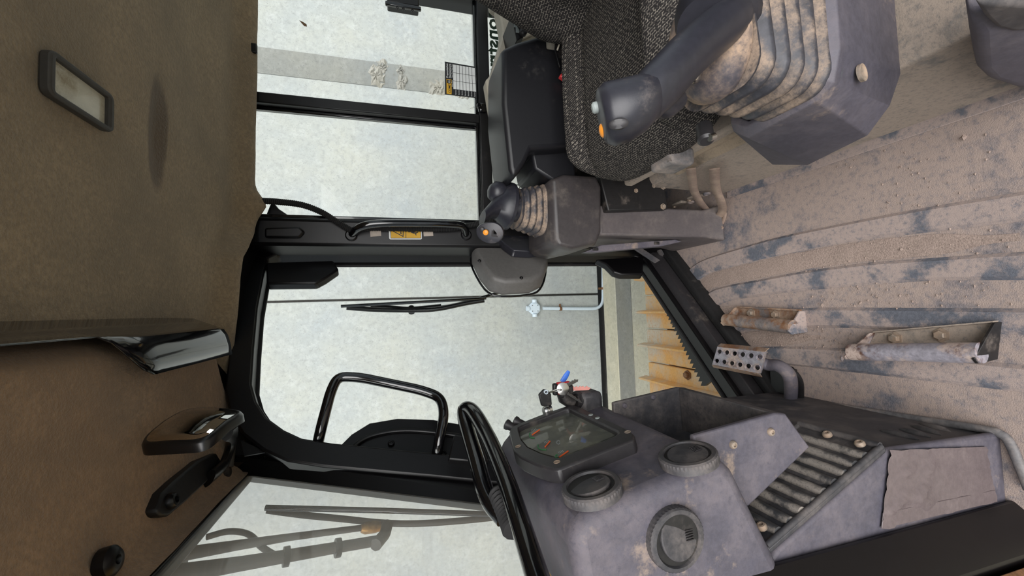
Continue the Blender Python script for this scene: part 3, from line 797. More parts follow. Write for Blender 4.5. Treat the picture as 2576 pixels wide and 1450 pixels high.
# moulded latch cover
lc = [(1185, 640), (1230, 625), (1350, 618), (1372, 640), (1372, 690), (1358, 728), (1330, 742), (1262, 746), (1228, 736), (1205, 708), (1186, 668)]
L0 = [DP(a, b, .03) for a, b in lc]; cc = sum(L0, V()) / len(L0)
L1 = [p + DN * .035 for p in L0]
L2 = [cc + (p - cc) * .93 + DN * .065 for p in L0]
hp = [(1200, 645), (1235, 630), (1345, 622), (1362, 640), (1362, 668), (1350, 682), (1320, 686), (1280, 684), (1258, 668), (1245, 655), (1215, 650)]
L3 = [DP(a, b, .03) + DN * .068 for a, b in hp]; L4 = [cc + (p - cc) * .95 + DN * .03 for p in L3]
lt = loft('latch_cover', [L0, L1, L2], mat('latch_plastic', (92, 90, 88), .5, fine=.08, bump=.1, bscale=900), door, bevel=.012, seg=4)
loft('handle_recess', [L3, [p + DN * .004 for p in L3], [p + DN * .006 for p in L4]], M_grip, lt, bevel=.004)  # darker colour stands in for the shade in the hollow of the cover
tube('cover_rim', catmull(L0 + [L0[0]], 3), .004, M_gloss, lt, n=8)
for a, b in ((1200, 693), (1302, 735)): screw(lt, DP(a, b, .03) + DN * .066, DN, .006, ma=M_gloss)
# dark corner panel at the front lower edge with pressed outline
cpn = [(1240, 1085), (1180, 1076), (1090, 1061), (1000, 1058), (930, 1070), (885, 1098), (850, 1133), (1090, 1170), (1240, 1200)]
cp = [DP(a, b, -.004) for a, b in cpn]
cpo = prism('corner_panel', cp, DN * .01, M_black, door, bevel=.003)
rim = catmull([DP(a, b, .01) for a, b in ((880, 1138), (905, 1112), (945, 1094), (1010, 1084), (1090, 1088), (1200, 1105))], 6)
tube('pressed_rim', rim, .006, M_black, cpo, n=8)
for a, b in ((984, 1117), (1115, 1143), (1117, 1165)): screw(cpo, DP(a, b, .008), DN, .008, ma=M_black)
# latch striker box near the dash
prism('striker_box', [DP(1125, 1170, .03), DP(1140, 1108, .03), DP(1205, 1120, .03), DP(1225, 1180, .03)], DN * .03, M_black, door, bevel=.004)
# tubular pull handle
hpth = [DP(797, 1130, .01), DP(806, 1085, .05), DP(832, 985, .075), DP(850, 948, .078), DP(905, 950, .078), DP(1060, 982, .078), DP(1108, 1000, .078), DP(1118, 1040, .075), DP(1103, 1120, .05), DP(1095, 1165, .01)]
tube('pull_handle', fillet(hpth, .06, 5), .0125, M_gloss, door, n=14)
# door wiper outside the glass
wp = thing('door_wiper', 'black wiper parked upright outside the right door glass', 'wiper', DP(1040, 772, -.05))
tube('blade', [DP(858, 771, -.035), DP(1222, 751, -.035)], .009, M_gloss, wp, n=8, flat=.6)
bow = catmull([DP(872, 774, -.04), DP(935, 779, -.055), DP(1035, 781, -.065), DP(1100, 778, -.062), DP(1170, 764, -.05), DP(1218, 756, -.04)], 6)
tube('bow', bow, .008, M_black, wp, n=8)
tube('bow_link', catmull([DP(932, 772, -.05), DP(985, 776, -.06), DP(1035, 779, -.07), DP(1110, 772, -.06)], 5), .010, M_black, wp, n=8)
tube('arm', catmull([DP(1035, 779, -.07), DP(1130, 770, -.075), DP(1240, 741, -.06), DP(1330, 712, -.05)], 6), .006, M_gloss, wp, n=8)
lathe('pivot', DP(1035, 780, -.07) - DS * .0, DS, [(.011, -.012), (.011, .012)], M_black, wp, n=12)

# ------------------------------------------------------------------ windshield wiper outside the glass
ww = thing('windshield_wiper', 'long black wiper with two arms parked outside the windshield', 'wiper', WP(950, 1320, -.05))
tube('blade', [WP(668, 1278, -.02), WP(960, 1285, -.02), WP(1290, 1296, -.02)], .006, M_gloss, ww, n=8)
tube('bow', catmull([WP(672, 1284, -.03), WP(760, 1296, -.04), WP(860, 1306, -.05), WP(960, 1316, -.055), WP(1050, 1318, -.05), WP(1170, 1310, -.04), WP(1285, 1298, -.03)], 6), .007, M_frame_grey, ww, n=8)
tube('arm', [WP(940, 1325, -.06), WP(730, 1352, -.06), WP(600, 1372, -.06), WP(440, 1398, -.06)], [.006, .007, .009, .012], M_frame_grey, ww, n=10)
tube('arm', [WP(955, 1360, -.06), WP(860, 1376, -.06), WP(720, 1400, -.06), WP(600, 1420, -.06), WP(380, 1455, -.06)], [.010, .010, .011, .012, .016], M_frame_grey, ww, n=10)
lathe('brass_fitting', WP(945, 1326, -.06), WP(900, 1332, -.06) - WP(945, 1326, -.06), [(.010, -.01), (.012, .0), (.012, .022), (.008, .03)], mat('brass', (150, 112, 60), .4, metal=.5), ww, n=12)
tube('bracket', [WP(975, 1318, -.05), WP(968, 1345, -.06), WP(945, 1372, -.06)], .012, M_frame_grey, ww, n=8)
tube('washer_hose', catmull([WP(520, 1352, -.07), WP(575, 1338, -.07), WP(625, 1345, -.07), WP(660, 1378, -.07), WP(700, 1400, -.07), WP(735, 1400, -.07)], 6), .006, M_frame_grey, ww, n=8)
for a, b in ((720, 1401), (850, 1379)): lathe('hose_clip', WP(a, b, -.06), WP(a + 10, b - 2, -.06) - WP(a, b, -.06), [(.014, -.005), (.017, -.005), (.017, .005), (.014, .005)], M_black, ww, n=10)

# ------------------------------------------------------------------ dashboard pod at the front
S1T = V((-.046, 0, .213)).normalized(); S1N = V((.213, 0, .046)).normalized(); S1P = V((-.2215, 0, .655))
def SP(px, py, off=0): return P(px, py, pl=(S1P + S1N * off, S1N))
dash = thing('dashboard', 'dusty grey dashboard console with gauges, round vents and an open cubby', 'dashboard', (-.36, .68, 0))
def yprism(name, xz, y0, y1, ma, parent, **k):
    return prism(name, [(x, y0, z) for x, z in xz], (0, y1 - y0, 0), ma, parent, **k)
pod = yprism('pod', [(-.2215, .655), (-.2675, .868), (-.290, .892), (-.43, .872), (-.455, .56), (-.385, .562), (-.300, .605), (-.245, .632)], .486, .865, M_plastic, dash, bevel=.020, seg=5)
# cubby under the gauges
cub = [(-.205, .662), (-.187, .500), (-.190, .478), (-.251, .430), (-.326, .565), (-.326, .662)]
yprism('cubby_wall', cub, .535, .546, M_plastic, dash, bevel=.003)
yprism('cubby_wall', cub, .773, .784, M_plastic_d, dash, bevel=.003)
yprism('cubby_floor', [(-.188, .500), (-.190, .480), (-.251, .436), (-.286, .496)], .546, .773, M_plastic_d, dash, bevel=.002)
yprism('cubby_back', [(-.278, .499), (-.286, .494), (-.325, .566), (-.325, .66), (-.314, .66), (-.314, .568)], .546, .773, M_plastic_d, dash)
for a, b in ((1843, 1119), (1938, 1087)): screw(dash, P(a, b, y=.5345), (0, -1, 0), .0065)
for a, b in ((1571, 1021), (1643, 1000)): screw(dash, P(a, b, y=.7725), (0, -1, 0), .0055, ma=M_plastic)
# lower body, side cheek and front face with louvres
yprism('lower_body', [(-.272, 0), (-.272, .30), (-.300, .43), (-.46, .56), (-.46, 0)], .512, .96, M_plastic_d, dash, bevel=.008)
yprism('side_cheek', [(-.266, .0), (-.258, .300), (-.27, .318), (-.376, .552), (-.395, .574), (-.46, .60), (-.46, 0)], .499, .512, M_plastic, dash, bevel=.006, seg=3)
for a, b in (((2213, 1083), (2311, 1107)), ((2262, 1080), (2341, 1101)), ((2292, 1072), (2368, 1095)), ((2312, 1066), (2392, 1087))):
    pa, pb = P(*a, x=-.2715), P(*b, x=-.2715); pc = pa.lerp(pb, .5)
    tube('louvre', [pa, pa.lerp(pc, .4), pc, pc.lerp(pb, .6), pb], [.001, .006, .0075, .006, .001], M_plastic_d, dash, n=10)
# ribbed foot rest on the cheek
pt = V((-.118, 0, .262)); pn = V((.262, 0, .118)).normalized(); p0 = V((-.262, .497, .308))
fr = thing('footrest_pad', 'ribbed black foot rest plate on the side of the dashboard', 'foot rest', p0)
pw = .150
M_ribpad = mat('worn_rib_plastic', (62, 62, 64), .5, dust=(142, 134, 126), amt=.36, dscale=22, soft=.1, fine=.2, up=.7)
prism('base_plate', [p0, p0 + V((0, pw, 0)), p0 + V((0, pw, 0)) + pt, p0 + pt], pn * .012, M_plastic_d, fr, bevel=.004)
q0_ = p0 - pn * .010 + V((0, pw - .004, 0))
prism('backing', [q0_, q0_ + V((0, .17, 0)), q0_ + V((0, .17, 0)) + pt, q0_ + pt], pn * .012, M_plastic_d, fr, bevel=.002)
L = pt.length; u = pt.normalized()
for i in range(9):
    c = p0 + u * (.040 + i * (L - .075) / 8) + pn * .012
    tube('rib', [c + V((0, .007, 0)), c + V((0, pw - .007, 0))], .0085, M_ribpad, fr, n=12)
for s in (0, 1):
    y = .004 if s == 0 else pw - .004
    tube('side_rim', [p0 + V((0, y, 0)) + pn * .012 + u * .004, p0 + V((0, y, 0)) + pn * .012 + u * (L - .004)], .005, M_plastic_d, fr, n=8)
tube('end_rim', [p0 + pn * .013 + u * .006 + V((0, .004, 0)), p0 + pn * .013 + u * .006 + V((0, pw - .004, 0))], .007, M_plastic_d, fr, n=8)
for a, y in ((.020, .025), (.020, .080), (L - .024, .025), (L - .030, .080)):
    screw(fr, p0 + u * a + pn * .018 + V((0, y, 0)), pn, .008)
# patch of grey tape on the cheek, wrinkled, with torn edges
tp = []; nu, nv = 26, 16; vs = []; fs = []
q = [P(2236, 1132, y=.497), P(2478, 1124, y=.497), P(2505, 1262, y=.497), P(2214, 1330, y=.497)]
for i in range(nu + 1):
    for j in range(nv + 1):
        s, t_ = i / nu, j / nv
        p = (q[0] * (1 - s) + q[1] * s) * (1 - t_) + (q[3] * (1 - s) + q[2] * s) * t_
        if i == nu: p = p + (q[1] - q[0]) * (.03 * noise.noise(V((t_ * 9, 1, 0))))
        h = .009 * max(0, noise.noise(V((s * 8 + t_ * 5, t_ * 3 - s * 2, 5)))) * (1.5 if s < .45 else .5) + .0015 * abs(noise.noise(V((s * 25, t_ * 14, 2))))
        vs.append(p + V((0, -.0012 - h, 0)))
for i in range(nu):
    for j in range(nv):
        a = i * (nv + 1) + j; fs.append((a, a + 1, a + nv + 2, a + nv + 1))
tag(mk('tape_patch', vs, fs, M_tape, ang=1.2), 'wrinkled patch of grey adhesive tape stuck below the ribbed foot rest', 'tape')
prism('tape_patch_strip', [q[3] + V((0, -.0005, 0)), q[2] + V((0, -.0005, 0)), q[2].lerp(q[1], .22) + V((0, -.0005, 0)), q[3].lerp(q[0], .2) + V((0, -.0005, 0))], (0, -.0022, 0), M_tape, bpy.data.objects['tape_patch'], bevel=.001)

# round air vents
def vent(c, nrm, up, r, tilt, lab):
    t = thing('air_vent', lab, 'air vent', c, 'round air vents on the dashboard')
    R = frame(nrm, up); n = 96; loops = []
    for (rr, h, kn) in ((1.0, -.004, 0), (1.0, .002, 1), (1.0, .008, 1), (.94, .0105, 0), (.82, .0110, 0), (.78, .008, 0), (.75, .001, 0)):
        loops.append([V(c) + R @ V((math.cos(2 * math.pi * i / n) * r * rr * (1 - kn * .025 * (i % 2)), math.sin(2 * math.pi * i / n) * r * rr * (1 - kn * .025 * (i % 2)), h)) for i in range(n)])
    loft('knurled_ring', loops, M_plastic_d, t, cap=False, ang=.5)
    lathe('bowl', V(c) + R @ V((0, 0, .002)), nrm, [(r * .78, .006), (r * .70, .0), (r * .5, -.006), (r * .02, -.008)], M_panelblack, t, n=40, ang=2)
    fn = (R @ V((tilt[0], tilt[1], 1))).normalized(); fc = V(c) + R @ V((tilt[0] * .02, tilt[1] * .02, .0075))
    fl = lathe('flap', fc, fn, [(r * .69, -.003), (r * .70, .0), (r * .67, .0018), (r * .3, .0026), (r * .02, .0028)], M_plastic_d, t, n=36, xdir=up)
    R2 = frame(fn, R @ V((1, 0, 0)))
    for k in range(5):
        box('thumb_ridge', fc + R2 @ V((-r * .36, -.006 + k * .003, .0035)), (r * .30, .0014, .0026), M_clean, fl, R=R2, bevel=.0004)
    return t
vent(SP(1490, 1236, .004), S1N, (0, 0, 1), .042, (.03, -.13), 'round air vent beside the gauge cluster on the dashboard')
vent(SP(1732, 1156, .004), S1N, (0, 0, 1), .041, (.0, .05), 'round air vent lowest on the dashboard, next to the cubby')
vent(P(1695, 1352, y=.484), (0, -1, 0), (0, 0, 1), .042, (-.12, -.2), 'round air vent on the side face of the dashboard nearest the door')

# instrument cluster
K3 = .1517
def C3(a, b, off): return SP(1270 + K3 * a, 990 + K3 * b, off)
oc = [(70, 640), (110, 560), (220, 505), (640, 340), (1040, 205), (1160, 190), (1280, 240), (1700, 440), (2060, 610), (2150, 690), (2140, 770), (1700, 940), (1280, 1110), (900, 1262), (800, 1262), (520, 1180), (260, 1060), (140, 950)]
ic = [(225, 620), (225, 570), (320, 520), (680, 385), (990, 262), (1060, 245), (1150, 290), (1500, 455), (1850, 620), (1870, 660), (1800, 710), (1560, 810), (1260, 925), (950, 1050), (860, 1060), (600, 990), (380, 890), (270, 760)]
ins = thing('gauge_cluster', 'black instrument cluster with three gauges under a hazy lens', 'gauges', C3(1100, 700, 0))
ring_plate('bezel', [C3(a, b, .022) for a, b in oc], [C3(a, b, .022) for a, b in ic], -S1N * .026, M_clean, ins, bevel=.0035)
prism('face', [C3(a, b, .012) for a, b in ic], -S1N * .006, mat('gauge_face', (66, 70, 66), .35, fine=.12, dust=(118, 118, 104), amt=.5, dscale=22, soft=.25, coat=.6), ins)
M_gred = mat('gauge_needle', (228, 96, 44), .5, fine=.02); M_ggreen = mat('gauge_green', (62, 124, 78), .5, fine=.02); M_ggrey = mat('gauge_grey', (150, 158, 156), .5, fine=.02)
for (nx0, ny0, nx1, ny1, arc) in ((455, 688, 575, 605, [(415, 660), (408, 700), (430, 735), (490, 742)]), (668, 890, 748, 795, [(550, 855), (552, 900), (600, 935), (690, 938)]), (905, 1060, 1050, 958, [(868, 1018), (840, 1040), (842, 1068), (880, 1066)])):
    tube('needle', [C3(nx0, ny0, .0135), C3(nx1, ny1, .0135)], .0012, M_gred, ins, n=6)
    tube('green_band', catmull([C3(a, b, .0125) for a, b in arc], 4), .0013, M_ggreen, ins, n=6)
    for k in range(4):
        a = nx0 + 10 + k * 22; b = ny0 - 75 - k * 8
        tube('tick', [C3(a - 12, b + 10, .0125), C3(a - 30, b - 14, .0125)], .0006, M_ggrey, ins, n=5)
for a, b in ((220, 880), (862, 1140), (2035, 642)):
    lathe('screw_well', C3(a, b, .0222), S1N, [(.0055, 0), (.0055, .0006), (.0042, .0006), (.0036, -.003), (.001, -.003)], M_bolt, ins, n=14)
for a, b in ((1425, 360), (1535, 410)):
    lathe('status_lamp', C3(a, b, .022), S1N, [(.0048, -.001), (.0046, .0008), (.002, .0012)], M_ggrey, ins, n=14)
# little toggles on the far shoulder
tg = thing('toggle_switches', 'pair of grey toggle buttons on the dashboard shoulder behind the gauges', 'switch', SP(1290, 1075, .01))
for a, b in ((1278, 1070), (1300, 1062)):
    lathe('toggle', SP(a, b, .018), (.4, .5, .8), [(.009, -.02), (.009, -.004), (.011, 0), (.011, .005), (.008, .007)], M_clean, tg, n=14)

# grab bar over the dashboard
gb = thing('dash_grab_bar', 'shiny black tubular grab bar standing over the dashboard top', 'grab bar', (-.30, .62, .88))
far = P(1172, 1022, y=.86)
near_leg = [P(1268, 1305, y=.64) , P(1226, 1250, y=.68), P(1196, 1150, y=.76), P(1170, 1060, y=.85), P(1170, 1030, y=.87), P(1190, 1036, y=.84), P(1225, 1095, y=.76), P(1272, 1205, y=.64), P(1310, 1320, y=.55), P(1352, 1452, y=.475), P(1380, 1540, y=.44)]
tube('bar', catmull(near_leg, 7), .0148, M_gloss, gb, n=16)
gk = [P(1252, 1238, y=.66), P(1275, 1290, y=.62), P(1292, 1335, y=.58)]
corrugated('grip_sleeve', catmull(gk, 5), .016, M_rubber, gb, pitch=.008, amp=.08, n=12)

# keys in the ignition
KY = .845
def KP(px, py, y=KY): return P(px, py, y=y)
ig = thing('ignition_switch', 'black round ignition switch housing on the dashboard shoulder', 'ignition', KP(1425, 1015))
bxx('shoulder_boss', KP(1395, 1005) + V((-.08, -.02, -.11)), KP(1440, 1010) + V((.02, .03, -.012)), M_plastic_d, ig, bevel=.012)
tube('barrel', [KP(1440, 1012), KP(1418, 1000), KP(1415, 988)], [.016, .015, .014], M_panelblack, ig, n=18)
lathe('bezel_ring', KP(1452, 1006), (.2, -.4, 1), [(.018, -.004), (.020, 0), (.018, .005), (.013, .006), (.012, 0)], M_clean, ig, n=20)
lathe('lock_base', KP(1378, 1033), (-.12, -.1, 1), [(.014, -.006), (.014, 0), (.010, .001), (.010, .008), (.0085, .010)], M_chrome, ig, n=16)
def keyblade(name, a, b, w, ma, parent, teeth=5, seed=1):
    a, b = V(a), V(b); d = (b - a); L = d.length; d.normalize(); s = d.cross(V((0, 1, 0))).normalized(); rnd = random.Random(seed)
    pts = [a + s * w / 2]
    for i in range(teeth * 2):
        pts.append(a + d * (L * (i + 1) / (teeth * 2 + 1.5)) + s * (w / 2 - (i % 2) * w * rnd.uniform(.15, .4)))
    pts += [b, a + d * (L * .9) - s * w * .45, a - s * w / 2]
    return prism(name, pts, (0, .0018, 0), ma, parent, bevel=.0003)
k1 = thing('key', 'black plastic headed key standing in the second lock', 'key', KP(1380, 1028), 'keys on the dashboard ring')
hd = [(1356, 994), (1369, 980), (1381, 984), (1387, 993), (1389, 1020), (1372, 1024), (1363, 1022)]
prism('head', [KP(a, b, KY - .012) for a, b in hd], (0, .008, 0), M_panelblack, k1, bevel=.002)
lathe('eyelet', KP(1374, 987, KY - .016), (0, -1, 0), [(.0045, -.009), (.0045, .001), (.0032, .001), (.0032, -.009)], M_conduit, k1, n=14)
tube('shank', [KP(1378, 1022), KP(1378, 1034)], .004, M_chrome, k1, n=8)
k2 = thing('key', 'round headed steel key hanging point down from the ring', 'key', KP(1445, 1000, KY - .03), 'keys on the dashboard ring')
lathe('head', KP(1416, 979, KY - .032), (.1, -1, .1), [(.0135, -.001), (.0135, .001), (.012, .0016)], M_chrome, k2, n=24)
keyblade('blade', KP(1424, 987, KY - .030), KP(1466, 1015, KY - .030), .006, M_chrome, k2, 4, 2)
k3 = thing('key', 'pink key lying level behind the steel keys', 'key', KP(1465, 977), 'keys on the dashboard ring')
keyblade('blade', KP(1438, 978, KY - .005), KP(1486, 977, KY - .005), .010, mat('pink_key', (232, 160, 150), .4, metal=.2, fine=.03), k3, 5, 3)
box('head', KP(1434, 979, KY - .004), (.018, .006, .014), M_panelblack, k3, bevel=.003)
k4 = thing('key', 'bright steel key pointing up beside the pink key', 'key', KP(1440, 968, KY - .02), 'keys on the dashboard ring')
keyblade('blade', KP(1426, 970, KY - .018), KP(1455, 955, KY - .018), .009, M_chrome, k4, 4, 4)
k5 = thing('key_tag', 'blue plastic tag sticking up from the bunch of keys', 'key tag', KP(1422, 945), None)
tube('tag_blade', [KP(1414, 962, KY - .004), KP(1424, 946, KY - .004), KP(1431, 934, KY - .004)], [.006, .0062, .004], mat('blue_plastic', (54, 104, 196), .4, fine=.05), k5, n=12, flat=.35, up=(0, 1, 0))
k6 = thing('key_fob', 'red and black key fob in the middle of the key bunch', 'key fob', KP(1415, 975), None)
prism('fob_body', [KP(a, b, KY - .010) for a, b in ((1400, 978), (1402, 964), (1436, 960), (1442, 968), (1430, 996), (1410, 998))], (0, .012, 0), M_red, k6, bevel=.003)
box('fob_end', KP(1396, 980, KY - .012), (.026, .012, .011), M_panelblack, k6, bevel=.004)
prism('fob_cover', [KP(a, b, KY - .014) for a, b in ((1408, 986), (1442, 968), (1444, 988), (1432, 1004), (1412, 1002))], (0, .010, 0), M_panelblack, k6, bevel=.003)
rg = catmull([KP(1379, 988, KY - .02), KP(1395, 982, KY - .03), KP(1411, 980, KY - .035), KP(1410, 983, KY - .04), KP(1395, 986, KY - .036), KP(1381, 988, KY - .025), KP(1379, 988, KY - .02)], 6)
tag(tube('key_ring', rg, .0011, M_chrome, n=6), 'thin steel split ring joining the bunch of keys', 'key ring')

# ------------------------------------------------------------------ hardware on the pillar by the right door
hb = thing('pillar_handle', 'black tubular grab handle bolted upright on the right door pillar', 'grab handle', P(1030, 575, y=1.40))
hp = [P(884, 592, y=1.415), P(905, 572, y=1.375), P(950, 563, y=1.365), P(1040, 562, y=1.365), P(1130, 564, y=1.365), P(1165, 570, y=1.375), P(1172, 592, y=1.415)]
tube('bar', catmull(hp, 6), .0125, M_gloss, hb, n=14)
for a, b in ((884, 593), (1172, 592)): lathe('foot', P(a, b, y=1.416), (0, -1, 0), [(.019, 0), (.019, .008), (.015, .012)], M_black, hb, n=16)
hs = [P(660, 506, y=1.39), P(700, 508, y=1.385), P(760, 516, y=1.38), P(810, 535, y=1.385), P(850, 560, y=1.395), P(885, 580, y=1.40), P(905, 576, y=1.40), P(950, 574, y=1.398), P(1040, 576, y=1.398), P(1130, 576, y=1.398), P(1180, 568, y=1.395), P(1230, 556, y=1.39), P(1300, 535, y=1.38)]
tag(corrugated('corrugated_hose', catmull(hs, 10), .0095, M_rubber, pitch=.0055, amp=.10), 'black corrugated cable hose running down the pillar behind the grab handle', 'hose')
def quadY(pxs, y): return [P(a, b, y=y) for a, b in pxs]
sg_ = thing('warning_sticker', 'yellow warning sticker with triangle and seat belt symbols on the pillar', 'sticker', P(1020, 585, y=1.413))
Xs = V((1, 0, 0)); Zs = V((0, 0, 1))
def onpil(px, py, lift): return P(px, py, y=1.4145 - lift)
prism('border', [onpil(a, b, .0) for a, b in ((978, 574), (1061, 574), (1061, 601), (1058, 603), (982, 603), (979, 600))], (0, -.0006, 0), M_white, sg_)
prism('frame_ink', [onpil(a, b, .0007) for a, b in ((981, 574), (1059, 574), (1059, 600), (983, 600))], (0, -.0004, 0), M_ink, sg_)
prism('symbol_field', [onpil(a, b, .0012) for a, b in ((982.5, 574), (1020.5, 574), (1020.5, 599), (984, 599))], (0, -.0003, 0), M_sign, sg_)
prism('symbol_field', [onpil(a, b, .0012) for a, b in ((1022, 574), (1058, 574), (1058, 599), (1022, 599))], (0, -.0003, 0), M_sign, sg_)
ring_plate('warning_triangle', [onpil(a, b, .0017) for a, b in ((987, 582), (1016, 567), (1015, 597))], [onpil(a, b, .0017) for a, b in ((991, 582), (1013.5, 571), (1013, 593.5))], (0, -.0002, 0), M_ink, sg_)
prism('machine_symbol', [onpil(a, b, .0017) for a, b in ((1000, 577), (1008, 583), (1006, 588), (1011, 590), (1009, 583), (1010, 578), (1004, 580))], (0, -.0002, 0), M_ink, sg_)
lathe('head_symbol', onpil(1029, 582.5, .0017), (0, -1, 0), [(.0035, 0), (.0035, .0003)], M_ink, sg_, n=12)
prism('torso_symbol', [onpil(a, b, .0017) for a, b in ((1032, 581), (1036, 579), (1043, 578.5), (1043, 589), (1036, 586.5), (1032, 584))], (0, -.0002, 0), M_ink, sg_)
prism('belt_symbol', [onpil(a, b, .0017) for a, b in ((1043.5, 578.5), (1045, 578.5), (1045.5, 586), (1048, 592), (1046.5, 593), (1043.5, 588))], (0, -.0002, 0), M_ink, sg_)
prism('leg_symbol', [onpil(a, b, .0017) for a, b in ((1045, 586), (1050, 583), (1052, 585), (1046, 589))], (0, -.0002, 0), M_ink, sg_)
prism('leg_symbol', [onpil(a, b, .0017) for a, b in ((1045, 578), (1050, 580), (1051, 582), (1046, 581))], (0, -.0002, 0), M_ink, sg_)
for pxs, lab in ((((930, 574), (958, 574), (959, 594), (932, 596)), 'small blank pale label on the pillar, nearer the roof than the warning sticker'), (((1064, 574), (1088, 574), (1090, 594), (1066, 595)), 'small blank pale label on the pillar, below the warning sticker')):
    tag(prism('pale_label', [onpil(a, b, 0) for a, b in pxs], (0, -.0006, 0), mat('pale_label', (176, 164, 152), .6, fine=.08), None), lab, 'label', 'pale square labels on the pillar')

# maintenance sticker on the rear pane, printed table
SY = 1.4225
mst = thing('maintenance_sticker', 'black and white maintenance table sticker on the rear side window', 'sticker', P(1160, 200, y=SY))
def MS(u, v, lift=0):                  # u: 0 left..1 right (upright), v: 0 top..1 bottom
    a, b, c, d = V((1119.5, 238, 0)), V((1119, 155, 0)), V((1199, 247, 0)), V((1195, 168, 0))
    q = (a * (1 - u) + b * u) * (1 - v) + (c * (1 - u) + d * u) * v
    return P(q.x, q.y, y=SY - lift)
def msq(name, u0, u1, v0, v1, lift, ma): return prism(name, [MS(u0, v0, lift), MS(u1, v0, lift), MS(u1, v1, lift), MS(u0, v1, lift)], (0, -.0003, 0), ma, mst)
msq('sticker_base', 0, 1, 0, 1, .0, M_ink)
msq('table_field', .20, .955, .27, .99, .0004, M_white)
for i in range(1, 7): msq('table_line', .20, .955, .27 + .72 * i / 7 - .006, .27 + .72 * i / 7 + .006, .0008, M_ink)
for i in (1, 2): msq('table_line', .20 + .755 * i / 3 - .005, .20 + .755 * i / 3 + .005, .27, .99, .0008, M_ink)
msq('maker_field', .03, .48, .05, .21, .0004, M_sign); msq('maker_box', .36, .46, .07, .19, .0008, M_ink)
text('maker_text', 'COMET', MS(.06, .18, .001), Xs, Zs, .011, M_ink, mst, bold=.02, shear=.3)
text('box_text', 'PM', MS(.37, .17, .0013), Xs, Zs, .009, M_white, mst)
text('title_text', 'Preventative', MS(.52, .11, .0006), Xs, Zs, .0105, M_white, mst, bold=.01)
text('title_text', 'Maintenance', MS(.52, .20, .0006), Xs, Zs, .0105, M_white, mst, bold=.01)
for u0 in (.27, .54, .76): text('column_text', 'Date Due', MS(u0, .255, .0006), Xs, Zs, .006, M_white, mst)
for i in range(7): text('row_text', 'Service', MS(.035, .36 + .1 * i, .0006), Xs, Zs, .0062, M_white, mst)

# lettering on the outside of the lower side pane (reads from outside)
lg = P(1262, 33, y=1.4515)
lt_ = thing('window_lettering', 'dark green lettering stuck on the lower side window, mirrored from inside', 'lettering', lg)
text('letters', 'construct', P(1250, 26, y=1.4515), (-1, 0, 0), (0, 0, 1), .066, M_green_ink, lt_, bold=.03, sx=1.22)
text('letters', 'S', P(1292, 418, y=1.4515), (-1, 0, 0), (0, 0, 1), .085, M_olive_ink, lt_, bold=.05)
text('letters', '1.83', P(1308, 462, y=1.4515), (-1, 0, 0), (0, 0, 1), .024, M_green_ink, lt_, bold=.03)
for (px, py) in ((1193, 268), (1212, 555)):
    e = thing('glass_mark', ('faint etched maker marks in the lower corner of the rear pane', 'faint etched maker marks in the lower corner of the front pane')[0 if py < 400 else 1], 'etching', P(px, py, y=1.4225 if py < 400 else 1.4445), 'etched marks on the side glass')
    for i in range(4): text('mark', 'lll'[:1 + i % 3], P(px - 7 + i * 4, py + 6 - i, y=1.4225 if py < 400 else 1.4445), Xs, Zs, .008, M_frame_grey, e)
# leaf and insect stuck to the glass
tag(prism('dry_leaf', [P(a, b, y=1.453) for a, b in ((753, 51), (762, 55), (771, 61), (772, 66), (765, 65), (758, 57))], (0, .002, 0), M_clip), 'dry leaf scrap stuck outside the upper rear window', 'leaf')

# ------------------------------------------------------------------ headliner fittings
dl = thing('dome_light', 'rectangular dome light with grey frame set in the headliner', 'dome light', (.34, .745, CZ - .01))
Rc = frame((0, 0, -1), (1, 0, 0))
c = V((.339, .744, CZ - .004)); ow, oh = .052, .120
ring_plate('frame', rrect(c + V((0, 0, -.010)), Rc, ow + .012, oh + .012, .012), rrect(c + V((0, 0, -.010)), Rc, ow - .004, oh - .010, .003), (0, 0, .014), M_frame_grey, dl, bevel=.003)
prism('lens', rrect(c + V((0, 0, -.002)), Rc, ow - .002, oh - .008, .003), (0, 0, .004), M_lens, dl)

# bent black sheet bracket along the step of the headliner
br = thing('roof_bracket', 'bent glossy black sheet bracket screwed to the headliner step', 'bracket', (-.03, .95, 1.49))
prof_b = [(.000, 1.552), (-.016, 1.515), (-.025, 1.494), (-.031, 1.482), (-.044, 1.474), (-.066, 1.468), (-.090, 1.465)]
vs = []; fs = []; ys = [.30 + .80 * i / 40 for i in range(41)]
for y in ys:
    for i, (x, z) in enumerate(prof_b):
        k_ = 1.0 if y > .78 else max(0, (y - .70) / .08)
        k_ = k_ * k_ * (3 - 2 * k_)
        if i >= 2: x = -.025 + (x + .025) * k_; z = 1.494 + (z - 1.494) * k_ - (i - 2) * .0004 * (1 - k_)
        vs.append(V((x + .004, y, z)))
n = len(prof_b)
for j in range(len(ys) - 1):
    for i in range(n - 1):
        a = j * n + i; fs.append((a, a + 1, a + n + 1, a + n))
mk('sheet', vs, fs, M_gloss, br, solid=.0025, ang=1.2)
for a, b in ((58, 798), (250, 786), (462, 793), (513, 802)):
    lathe('screw_head', P(a, b, x=-.008), (1, 0, -.5), [(.009, -.003), (.009, .002), (.006, .006), (.002, .007)], M_black, br, n=14)
tube('cable_end', [P(380, 792, x=-.008), P(420, 800, x=-.006), P(470, 800, x=-.008)], .004, M_gloss, br, n=8)

